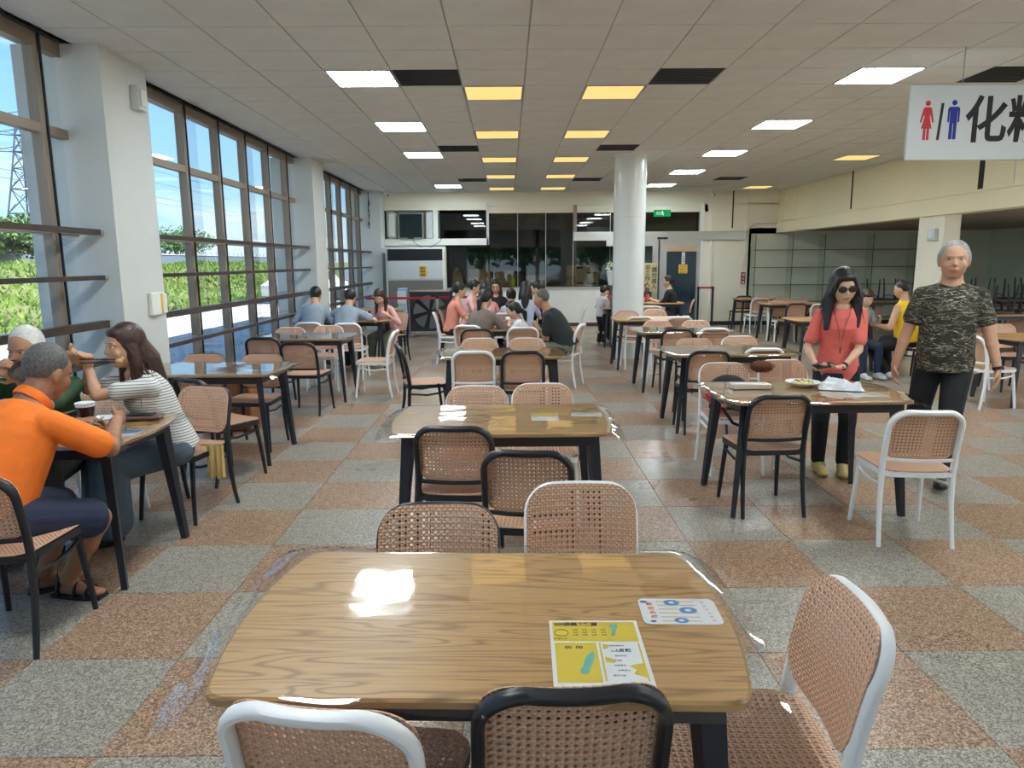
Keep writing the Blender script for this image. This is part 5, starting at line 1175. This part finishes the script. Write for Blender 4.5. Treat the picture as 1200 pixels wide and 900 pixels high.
# air conditioner
ac = empty('air_conditioner', (-2.22, 17.55, 0), label='tall white floor standing air conditioner with black grille', cat='air conditioner')
MB().bbox(-.70, .72, -.2, .28, .02, 1.97, .01).build('cabinet', M['wallwhite'], ac, smooth=False); MB().box(-.65, .66, -.215, -.19, 1.66, 1.93).build('grille', M['black'], ac, smooth=False)
for k in range(8): MB().box(-.65, .66, -.225, -.21, 1.675 + k * .032, 1.683 + k * .032).build('louvre', M['blackmetal'], ac, smooth=False)
MB().bbox(-.65, .66, -.215, -.19, 1.22, 1.64, .005).build('front_panel', M['signwhite'], ac, smooth=False); MB().box(-.65, .66, -.212, -.19, .05, 1.19).build('lower_panel', mat('taupe_panel', (.20, .18, .155), .6), ac, smooth=False)
nt_ = MB().box(.10, .29, -.22, -.216, 1.27, 1.53).build('notice', M['amber'], ac, smooth=False, label='yellow notice sheet')
for k, s_ in enumerate(('請勿', '觸碰', '謝謝')): text(s_, .06, M['ink'], (.125, -.222, 1.45 - k * .075), ac, name='notice_text', bold=.001)
# industrial fan and its neighbour
fn = empty('industrial_fan', (-1.72, 15.95, 0), label='large square black industrial fan on the floor', cat='fan')
fr = MB(); fr.bbox(-.46, .46, -.16, .12, .10, .99, .012); fr.build('shroud', mat('dark_shroud', (.03, .03, .032), .5), fn, smooth=False)
for a, b, c, d in ((-.47, .47, .08, .11), (-.47, .47, .98, 1.01), (-.47, -.44, .08, 1.01), (.44, .47, .08, 1.01)): MB().box(a, b, -.18, .13, c, d).build('frame_bar', M['steel'], fn, smooth=False)
MB().sweep([(.38 * math.cos(a * PI / 16), -.175, .54 + .38 * math.sin(a * PI / 16)) for a in range(32)], .012, 6, closed=True).build('guard_ring', M['black'], fn)
MB().cyl((0, -.165, .54), (0, -.172, .54), .37, n=32).build('opening', mat('fan_back', (.16, .18, .18), .6), fn, smooth=False)
for k in range(6):
    a = k * PI / 3 + .3; m = MB(); ca, sa = math.cos(a), math.sin(a)
    P = [(.06, -.03), (.36, -.055), (.37, .055), (.06, .03)]; m.add([(u * ca - v * sa, -.185 + (v * .25), .54 + u * sa + v * ca) for u, v in P] + [(u * ca - v * sa, -.180 + (v * .25), .54 + u * sa + v * ca) for u, v in P], [(0, 1, 2, 3), (7, 6, 5, 4), (0, 4, 5, 1), (1, 5, 6, 2), (2, 6, 7, 3), (3, 7, 4, 0)]); m.build('blade', M['black'], fn, smooth=False)
MB().cyl((0, -.21, .54), (0, -.17, .54), .075, n=18).build('hub', M['black'], fn)
for x in (-.4, .4): MB().box(x - .03, x + .03, -.22, .18, .0, .08).build('foot', M['steel'], fn, smooth=False)
cb_ = empty('air_cooler', (-2.31, 15.85, 0), label='slim pale blue box standing left of the fan', cat='air cooler'); MB().bbox(-.10, .10, -.12, .14, .02, 1.06, .015).build('body', mat('pale_blue_plastic', (.42, .62, .82), .4), cb_, smooth=False); MB().bbox(-.11, .08, -.14, -.12, .72, 1.0, .01).build('handle', M['white'], cb_, smooth=False)
# barriers
def barrier(x, y, h, lab, m='steel'):
    e = empty('barrier_post', (x, y, 0), label=lab, cat='barrier post', group='belt barrier posts'); MB().lathe([(.16, 0), (.16, .012), (.03, .03), (.03, .03)], 20).build('base', M[m], e); MB().lathe([(.025, .02), (.025, h)], 14).build('pole', M[m], e); MB().lathe([(.03, h - .07), (.03, h)], 14).build('cap', M['black'], e)
barrier(-1.49, 15.1, .93, 'steel barrier post in front of the industrial fan'); barrier(4.70, 17.75, .98, 'dark barrier post nearer the glass door', 'black'); barrier(5.06, 17.75, .98, 'dark barrier post against the cream wall', 'black'); barrier(-.45, 15.3, .93, 'steel barrier post hidden behind the coral women')
tag(MB().box(-2.98, -1.515, 15.095, 15.105, .85, .90).build('barrier_belt', M['redbelt']), label='red barrier belt from the left window pillar to the steel post', cat='barrier belt', group='red barrier belts')
tag(MB().box(-1.465, -.48, 15.2, 15.21, .86, .91).build('barrier_belt', M['redbelt']), label='red barrier belt right of the steel post, behind the diners', cat='barrier belt', group='red barrier belts')
tag(MB().box(4.73, 5.03, 17.745, 17.755, .93, .975).build('barrier_belt', M['redbelt']), label='short red barrier belt beside the glass door', cat='barrier belt', group='red barrier belts')
# exit sign, door notices, standing notice
e = empty('exit_sign', (3.80, YF - .12, 2.76), label='green illuminated exit sign over the glass doors', cat='exit sign'); MB().bbox(-.20, .20, -.02, .08, -.075, .085, .006).build('box', M['greenexit'], e, smooth=False)
m = MB(); m.ell((.0, -.024, .045), (.012, .004, .012)); m.sweep([(-.01, -.024, .03), (.0, -.024, -.01), (.025, -.024, -.03), (.02, -.024, -.06)], .006, 5); m.sweep([(.0, -.024, -.01), (-.03, -.024, -.03), (-.045, -.024, -.025)], .006, 5); m.sweep([(-.035, -.024, .0), (-.01, -.024, .025), (.03, -.024, .0)], .005, 5); m.build('running_man', M['greenline'], e)
text('出口', .09, M['greenline'], (-.16, -.022, -.03), e)
tag(MB().bbox(3.70, 3.96, YF - .09, YF - .065, 2.14, 2.19, .003).build('door_closer', M['black']), label='small black plate on the rail above the door', cat='plate')
e = empty('door_notice', (4.37, YF - .035, 1.56), label='white vertical notice on the glass door', cat='notice', group='notices on the doors'); MB().box(-.04, .04, -.004, 0, -.02, .26).build('sheet', M['paper'], e, smooth=False)
for k, s_ in enumerate('小心玻璃'): text(s_, .055, M['ink'], (-.027, -.0045, .20 - k * .06), e)
e = empty('door_notice', (4.37, YF - .035, 1.40), label='amber square notice below the white one on the glass door', cat='notice', group='notices on the doors'); MB().box(-.11, .11, -.004, 0, -.10, .12).build('sheet', M['amber'], e, smooth=False)
for k in range(3): text('推拉門', .055, M['ink'], (-.085, -.0045, .05 - k * .07), e)
e = empty('standing_notice', (3.5, 17.70, 0), label='beige upright notice board with black characters beside the column', cat='sign'); MB().bbox(-.17, .16, -.01, .01, .86, 1.56, .003).build('board', mat('beige_board', (.50, .42, .22), .6), e, smooth=False); MB().cyl((0, 0, .02), (0, 0, .86), .015, n=8).build('pole', M['black'], e); MB().lathe([(.16, 0), (.16, .02)], 16).build('base', M['black'], e)
for c_, sx_ in (('非工作人員', -.14), ('請勿進入', .02)):
    for k, s_ in enumerate(c_): text(s_, .13, M['ink'], (sx_, -.0115, 1.41 - k * .135 - (0.06 if sx_ > 0 else 0)), e, bold=.002)
e = empty('fire_label', (5.89, YF - .01, 1.17), label='red vertical fire extinguisher label on the wall', cat='label'); MB().box(-.055, .055, -.006, 0, -.15, .15).build('plate', mat('dark_red_plate', (.28, .02, .03), .5), e, smooth=False)
for k, s_ in enumerate('滅火器'): text(s_, .075, M['paper'], (-.037, -.0065, .06 - k * .095), e)
cd = [(5.85, YF - .02, 1.40), (5.93, YF - .02, 1.8), (5.93, YF - .02, 3.28)]
tag(MB().sweep(cd, .012, 6).build('conduit_pipe', M['cream']), label='thin vertical cream conduit beside the shelves', cat='pipe', group='conduits'); tag(MB().sweep([(5.95, YF - .02, 2.2), (6.0, YF - .02, 2.42), (6.12, YF - .02, 2.5), (6.66, YF - .02, 2.51)], .012, 6).build('conduit_pipe', M['alu']), label='conduit curving from the corner toward the beam', cat='pipe', group='conduits')
# things behind the glass
for n, (x0, x1, z0, z1, y) in enumerate(((1.52, 1.68, .985, 1.52, 18.5), (1.70, 2.33, 1.14, 1.52, 18.5), (1.70, 2.33, .985, 1.135, 18.5), (.55, 1.0, .985, 1.14, 18.5))):
    e = empty('cardboard_box', (0, 0, 0), label=['tall narrow carton at the left of the stack behind the glass', 'upper wide carton behind the glass', 'lower wide carton behind the glass', 'small low carton behind the glass left of the stack'][n], cat='box', group='cartons behind the partition'); MB().bbox(x0, x1, y, y + .4, z0, z1, .003).build('carton', M['cardboard'], e, smooth=False)
    if n in (1, 2): MB().box(x0 + .06, x0 + .22, y - .003, y, z1 - .09, z1 - .05).build('printed_mark', M['ink'], e, smooth=False); MB().box(x0 + .32, x0 + .55, y - .003, y, (z0 + z1) / 2 - .02, (z0 + z1) / 2 + .01).build('printed_mark', M['darkrail'], e, smooth=False)
struct('trim_2', MB().box(-1.5, 3.4, 18.35, 19.2, 0, .97), M['alu'])
for n, (x, w_, h_) in enumerate(((-1.32, .30, .5), (-.80, .42, .45), (-.55, .25, .62), (-.10, .55, .42))):
    e = empty('wrapped_parcel', (x, 18.8, .98), label=['leftmost brown wrapped parcel behind the glass', 'rounded brown sack behind the glass', 'tall brown parcel behind the glass', 'wide brown carton behind the glass near the diners'][n], cat='parcel', group='brown parcels behind the partition')
    (MB().bbox(-w_ / 2, w_ / 2, -.15, .15, 0, h_, .02) if n % 2 else MB().lathe([(w_ * .5, 0), (w_ * .52, h_ * .4), (w_ * .35, h_ * .75), (w_ * .12, h_)], 12)).build('wrap', M['cardboard'], e, smooth=False)
tag(MB().lathe([(.05, 0), (.06, .02), (.055, .2), (.02, .24)], 12, (.13, 18.45, .98)).build('yellow_tub', mat('yellow_tub', (.6, .65, .03), .4)), label='bright yellow-green tub behind the glass above the diners', cat='tub')
# flower pot beside the column
e = empty('flower_pot', (1.95, 13.45, 1.17), label='white pot of cream flowers at the left of the column', cat='plant'); MB().lathe([(.07, 0), (.11, .26), (.10, .27)], 4).build('pot', M['paper'], e, smooth=False)
m = MB(); random.seed(2)
for _ in range(26): c = Vector((random.uniform(-.11, .11), random.uniform(-.08, .08), .28 + random.uniform(0, .15))); m.ell(c, (.03, .03, .014), rotm(random.uniform(0, 90), random.uniform(-40, 40)), 7, 5)
m.build('blossoms', mat('cream_petal', (.75, .70, .48), .7), e, kind='stuff')
tag(MB().bbox(1.93, 2.12, 13.35, 13.6, 0, 1.165, .01).build('plant_stand', M['darkrail']), label='tall dark stand under the flower pot', cat='stand')
# wooden crate behind the window table
e = empty('wooden_crate', (-2.75, 6.95, 0), label='reddish wooden crate on the floor below the second window table', cat='crate')
for k in range(5): MB().bbox(-.24 + k * .098, -.148 + k * .098, -.16, -.14, .01, .55, .004).build('plank', mat('reddish_wood', (.30, .12, .06), .6, var=.2, vscale=8, stretch=(8, 1, 1)) if k == 0 else bpy.data.materials['reddish_wood'], e, smooth=False)
MB().bbox(-.25, .25, -.14, .16, .01, .56, .004).build('box', bpy.data.materials['reddish_wood'], e, smooth=False)

# ---- paper on the foreground table (under the vinyl)
RT_ = math.radians(-1.8)
def leaflet():
    e = empty('menu_leaflet', (.195, 1.464, .7505), math.radians(-1.2), label='yellow and white printed leaflet on the foreground table', cat='leaflet')
    MB().box(-.105, .105, -.142, .142, 0, .0008).build('sheet', M['paper'], e, smooth=False)
    z = .0009
    def r(x0, x1, y0, y1, m, nm='printed_block', dz=0): MB().box(x0, x1, y0, y1, z + dz, z + dz + .0002).build(nm, M[m] if isinstance(m, str) else m, e, smooth=False)
    r(-.098, .097, .045, .134, 'yellow'); r(-.096, -.002, -.118, .040, 'yellow'); r(.092, .096, -.112, .040, 'yellow'); r(.004, .008, -.112, .040, 'yellow')
    text('500碗美食推薦', .0185, M['ink'], (-.094, .116, z + .0003), e, 'headline', 'flat', bold=.0006, ext=.0001, sx=.86)
    for k in range(3):
        for q in range(4): text('店家', .0065, M['ink'], (-.052 + q * .022, .095 - k * .012, z + .0003), e, 'small_print', 'flat', ext=.00005)
    m = MB(); m.sweep([(-.078 + .016 * math.cos(a * PI / 6), .083 + .015 * math.sin(a * PI / 6), z + .0003) for a in range(12)], .0009, 4, closed=True); m.build('round_emblem', M['ink'], e)
    text('好吃推薦', .0075, M['ink'], (-.096, .054, z + .0003), e, 'small_print', 'flat', ext=.00005, bold=.0002)
    text('00  00', .016, M['ink'], (-.074, .014, z + .0003), e, 'numerals', 'flat', bold=.0005, ext=.0001)
    text('1月起', .014, M['ink'], (.038, .002, z + .0003), e, 'numerals', 'flat', bold=.0004, ext=.0001)
    for k in range(7): text(('地圖導覽資訊', '美食地圖', '營業時間', '優惠活動', '注意事項', '詳情請洽', '歡迎光臨')[k], .0065, M['ink'], (.022 + (k % 3) * .006, .024 - k * .019 - (.004 if k else 0), z + .0003), e, 'small_print', 'flat', ext=.00005)
    def blob(P, m): n = len(P); MB().add([(x, y, z + .0003) for x, y in P] + [(x, y, z + .0005) for x, y in P], [tuple(range(n - 1, -1, -1)), tuple(range(n, 2 * n))]).build('map_shape', M[m], e, smooth=False)
    blob([(-.022, -.008), (-.012, .004), (-.010, -.018), (-.020, -.055), (-.030, -.088), (-.044, -.086), (-.046, -.070), (-.038, -.055), (-.032, -.028)], 'tealprint')
    blob([(.040, .122), (.056, .124), (.056, .108), (.050, .094), (.046, .072), (.036, .066), (.040, .084), (.044, .102), (.036, .112)], 'tealprint')
    for P in ([(.012, .034), (.030, .030), (.022, .016), (.012, .012)], [(.012, -.02), (.032, -.030), (.030, -.045), (.012, -.04)], [(.092, -.045), (.060, -.055), (.074, -.07), (.066, -.085), (.092, -.10)]): blob(list(reversed(P)), 'yellow')
leaflet()
def card():
    e = empty('picture_card', (.419, 1.649, .7505), math.radians(-2), label='white rounded card with blue and orange prints on the foreground table', cat='card')
    MB().prism(rrect(-.096, .096, -.066, .066, .018), 0, .0008).build('sheet', M['paper'], e, smooth=False); z = .0009
    pale = mat('pale_orange_print', (.72, .48, .22), .5); orr = mat('orange_print', (.75, .22, .06), .5)
    for k in range(6): MB().box(-.05, .045, .048 - k * .02, .052 - k * .02, z, z + .0002).build('printed_line', pale, e, smooth=False)
    for k, s_ in enumerate('歡迎品嚐'): text(s_, .017, orr, (-.078 + k * .001, .030 - k * .022, z + .0002), e, 'lettering', 'flat', bold=.0004, ext=.0001)
    for k in range(6): text('好', .010, mat('pink_print', (.75, .25, .30), .5) if k == 0 else bpy.data.materials['pink_print'], (.060 + k * .002, .040 - k * .018, z + .0002), e, 'lettering', 'flat', ext=.0001)
    for cx, cy, rx in ((-.012, .044, .019), (.022, .004, .021), (-.004, -.047, .017), (-.082, .048, .009), (-.072, -.052, .007)):
        P = [(cx + rx * (1 + .08 * (k % 2)) * math.cos(k * PI / 9), cy + rx * .75 * (1 + .08 * (k % 2)) * math.sin(k * PI / 9)) for k in range(18)]
        MB().prism(P, z, z + .0003).build('blue_blob', M['skyprint'], e, smooth=False)
        if rx > .015: MB().prism([(cx + rx * .4 * math.cos(k * PI / 6), cy + rx * .32 * math.sin(k * PI / 6)) for k in range(12)], z + .0003, z + .0004).build('blob_highlight', M['paper'], e, smooth=False)
card()
def sheet(x, y, rz, wx, wy, lab, m='paper', z=.7505):
    e = empty('table_leaflet', (x, y, z), math.radians(rz), label=lab, cat='leaflet', group='leaflets under the vinyl'); MB().box(-wx / 2, wx / 2, -wy / 2, wy / 2, 0, .0008).build('sheet', M['paper'], e, smooth=False); MB().box(-wx * .46, wx * .46, 0, wy * .46, .0009, .0011).build('print', M[m], e, smooth=False); return e
sheet(.20, 3.92, 0, .15, .20, 'pale leaflet on the second centre table', 'yellow'); sheet(.44, 3.97, -4, .17, .10, 'narrow white card at the right of the second centre table', 'signwhite')
sheet(-2.05, 5.82, 4, .2, .14, 'white card on the window table behind the striped woman', 'skyprint'); sheet(-2.10, 8.45, 0, .2, .14, 'white card on the third window table', 'signwhite'); sheet(.28, 6.9, 0, .2, .14, 'pale card on the third centre table', 'yellow'); sheet(2.3, 4.50, 0, .22, .15, 'white card at the right of the food table', 'signwhite')
sheet(-2.56, 3.72, 5, .19, .26, 'yellow printed leaflet under the plates at the near window table', 'yellow'); sheet(-2.02, 3.60, 5, .22, .16, 'white card with a blue print at the near window table corner', 'skyprint')

# ---- crockery and belongings on the near window table
Z = .757
def plate(x, y, lab, food=True, r=.105, z=Z, m='paper', fcol=(.62, .42, .16), oval=1.0, cat='plate'):
    e = empty('plate', (x, y, z), label=lab, cat=cat, group='plates of food'); e.scale = (oval, 1, 1)
    MB().lathe([(r * .55, 0), (r * .6, .004), (r, .026), (r * 1.0, .030), (r * .58, .010), (r * .01, .008)], 28).build('dish', M[m], e)
    if food:
        random.seed(int(x * 100)); g = mat('food', fcol, .6, var=.3, vscale=60)
        f = MB(); f.ell((0, 0, .012), (r * .72, r * .66, .026), None, 14, 8)
        for _ in range(70): a = random.uniform(0, 2 * PI); q = random.random() * r * .66; f.ell((q * math.cos(a), q * math.sin(a), .034 - q * .18 + random.uniform(-.003, .006)), (random.uniform(.008, .018), random.uniform(.005, .008), .006), rotm(random.uniform(0, 180)), 6, 4)
        f.build('food', g, e, kind='stuff')
        f = MB()
        for _ in range(10): a = random.uniform(0, 2 * PI); q = random.random() * r * .6; f.ell((q * math.cos(a), q * math.sin(a), .042 - q * .15), (.011, .005, .004), rotm(random.uniform(0, 180)), 6, 4)
        f.build('garnish', M['grass'], e, kind='stuff')
    return e
plate(-2.60, 4.03, 'white bowl of food before the white-haired man'); plate(-2.28, 3.53, 'plate of fried rice before the man in orange', fcol=(.70, .48, .22))
plate(2.02, 4.83, 'white plate of food on the right row table', fcol=(.72, .58, .25), r=.115)
e = empty('drink_cup', (-2.29, 3.80, Z), label='clear plastic cup of dark iced drink', cat='cup'); MB().lathe([(.032, 0), (.046, .09), (.046, .098)], 20).build('drink', mat('cola', (.035, .008, .008), .15), e); MB().lathe([(.047, .098), (.049, .115), (.050, .118), (.047, .119)], 20).build('rim', M['paper'], e)
e = empty('paper_tray', (-2.20, 3.84, Z), .2, label='white square paper food tray beside the cup', cat='tray'); MB().add([(-.05, -.05, 0), (.05, -.05, 0), (.05, .05, 0), (-.05, .05, 0), (-.065, -.065, .03), (.065, -.065, .03), (.065, .065, .03), (-.065, .065, .03)], [(0, 1, 2, 3), (0, 4, 5, 1), (1, 5, 6, 2), (2, 6, 7, 3), (3, 7, 4, 0)]).build('tray', M['paper'], e, smooth=False)
e = empty('wallet', (-2.06, 3.93, Z), .15, label='long brown wallet on the table corner', cat='wallet'); MB().bbox(-.11, .11, -.05, .05, 0, .018, .005).build('cover', mat('brown_leather', (.13, .08, .06), .5), e, smooth=False); 
tag(MB().bbox(-2.13, -1.99, 3.895, 3.96, Z + .019, Z + .028, .003).build('mobile_phone', M['black']), label='black mobile phone lying on the brown wallet', cat='phone')
tag(MB().sweep([(-2.39, 3.96, 1.09), (-2.25, 3.98, 1.085), (-2.17, 3.99, 1.08)], .0035, 6).build('chopstick', M['black']), label='upper dark chopstick held by the striped-shirt woman', cat='chopstick', group='chopsticks'); tag(MB().sweep([(-2.38, 3.94, 1.07), (-2.25, 3.96, 1.07), (-2.17, 3.98, 1.07)], .0035, 6).build('chopstick', M['black']), label='lower dark chopstick held by the striped-shirt woman', cat='chopstick', group='chopsticks')
m = MB(); m.ell((-2.18, 3.98, 1.075), (.022, .018, .016)); m.ell((-2.17, 3.99, 1.085), (.014, .014, .012)); tag(m.build('dumpling', mat('golden_food', (.50, .30, .12), .5)), label='golden dumpling gripped by the chopsticks', cat='food')
m = MB(); m.lathe([(.03, 0), (.055, .02), (.068, .045), (.064, .046), (.05, .022), (.01, .008)], 20, (0, 0, 0)); o = m.build('rice_bowl', M['darkrail']); o.location = (-2.62, 3.84, 1.02); o.rotation_euler = (.7, .3, 0); tag(o, label='dark bowl held to his mouth by the white-haired man', cat='bowl')
tag(MB().sweep([(-2.02, 3.50, .86), (-2.10, 3.56, .82), (-2.16, 3.59, .79)], [.003, .004, .012], 8).build('spoon', M['steel']), label='spoon in the right hand of the man in orange', cat='spoon')
m = MB(); m.lathe([(.035, 0), (.04, .12), (.036, .15), (.02, .17)], 14, (-2.46, 10.85, Z)); tag(m.build('tumbler', mat('pink_tumbler', (.75, .25, .22), .4)), label='pink tumbler between the two men in grey', cat='tumbler')
m = MB(); m.lathe([(.03, 0), (.03, .12), (.012, .16), (.012, .19)], 12, (2.92, 15.15, Z)); tag(m.build('red_bottle', M['red']), label='small red bottle before the woman in black', cat='bottle')
# dishes of the far family table
for n, (x, y) in enumerate(((-.30, 9.45), (.10, 9.40), (-.1, 9.65))): plate(x, y, ['left plate on the family table', 'right plate on the family table', 'far plate on the family table'][n], r=.09)
# ---- right row table belongings
e = empty('tissue_packet', (2.22, 4.70, .7555), -.3, label='crumpled white plastic tissue packet beside the food plate', cat='tissue packet')
random.seed(11); m = MB(); n_ = 12
vs = [(-.14 + .28 * i / n_, -.085 + .17 * j / n_, (0.002 if i in (0, n_) or j in (0, n_) else .026 + .020 * math.sin(i * 1.3 + j) + random.uniform(-.007, .009)) + (.028 if 2 < i < 8 and 5 < j < 11 else 0)) for i in range(n_ + 1) for j in range(n_ + 1)]
m.add(vs, [(i * (n_ + 1) + j, (i + 1) * (n_ + 1) + j, (i + 1) * (n_ + 1) + j + 1, i * (n_ + 1) + j + 1) for i in range(n_) for j in range(n_)]); m.build('wrapper', M['paper'], e, smooth=True, angle=25)
tag(MB().bbox(1.50, 1.76, 4.70, 4.80, .7555, .790, .004).build('acrylic_box', mat('frosted_box', (.62, .58, .52), .3)), label='low frosted plastic box at the left of the right table', cat='box')
m = MB(); random.seed(4); m.ell((1.87, 5.22, .835), (.085, .06, .045), None, 12, 8)
for _ in range(160):
    d = Vector((random.gauss(0, 1), random.gauss(0, 1), random.gauss(0, 1))).normalized(); c = Vector((1.87, 5.22, .835)); p = c + Vector((d.x * .085, d.y * .06, d.z * .045)); m.add([p, p + d * .014 + Vector((.004, 0, 0)), p + Vector((.006, 0, .004))], [(0, 1, 2)])
tag(m.build('fur_pompom', mat('brown_fur', (.14, .05, .025), .9)), label='brown furry pompom between two chair backs at the right table', cat='pompom')
m = MB(); m.ell((1.70, 5.44, .60), (.17, .13, .14), None, 16, 10); m.ell((1.78, 5.38, .57), (.13, .12, .11), None, 14, 8); o = MB(); e = empty('backpack', (0, 0, 0), label='black backpack with a red panel lying on the white chair', cat='backpack')
fuse(m, 'bag', M['blackcloth'], e, .012, 4); MB().capsule((1.52, 5.32, .60), (1.60, 5.30, .50), .035, .035, 10).build('red_panel', mat('red_nylon', (.55, .04, .06), .5), e)
MB().sweep([(1.60, 5.25, .52), (1.66, 5.17, .42), (1.76, 5.14, .38), (1.86, 5.18, .42), (1.92, 5.26, .50)], (.014, .004), 6).build('strap', M['blackcloth'], e)
# yellow cloth on the chair of the striped-shirt woman
m = MB(); nx_, ny_ = 10, 16
vs = [(-1.93 + .06 * math.sin(j * .4) * 0 + (i / nx_ - .5) * .11, 4.42 + .02 * math.sin(i * 1.9) * (j / ny_), (.475 if j < 4 else .475 - (j - 4) * .018) + .008 * math.sin(i * 1.4 + j * .5)) for i in range(nx_ + 1) for j in range(ny_ + 1)]
vs = [(x + (.06 if k % (ny_ + 1) >= 4 else (k % (ny_ + 1)) * .015), y, z) for k, (x, y, z) in enumerate(vs)]
m.add(vs, [(i * (ny_ + 1) + j, (i + 1) * (ny_ + 1) + j, (i + 1) * (ny_ + 1) + j + 1, i * (ny_ + 1) + j + 1) for i in range(nx_) for j in range(ny_)]); tag(m.build('yellow_cloth', mat('pale_yellow_cloth', (.62, .45, .18), .9)), label='pale yellow cloth hanging off the black chair seat', cat='cloth')
# lettering on the jersey
text('JAMES', .060, M['ink'], (-.115, 0, 0), Y_['root'], 'jersey_lettering', bold=.002)
jo = [o for o in Y_['root'].children if o.name.startswith('jersey_lettering')][0]
c_ = Y_['P'] + Y_['up'] * .43 * Y_['s'] - Y_['fw'] * .150
jo.matrix_local = Matrix.Translation(c_) @ Matrix.Rotation(math.radians(-10), 4, 'X') @ Matrix.Rotation(0, 4, 'Z')
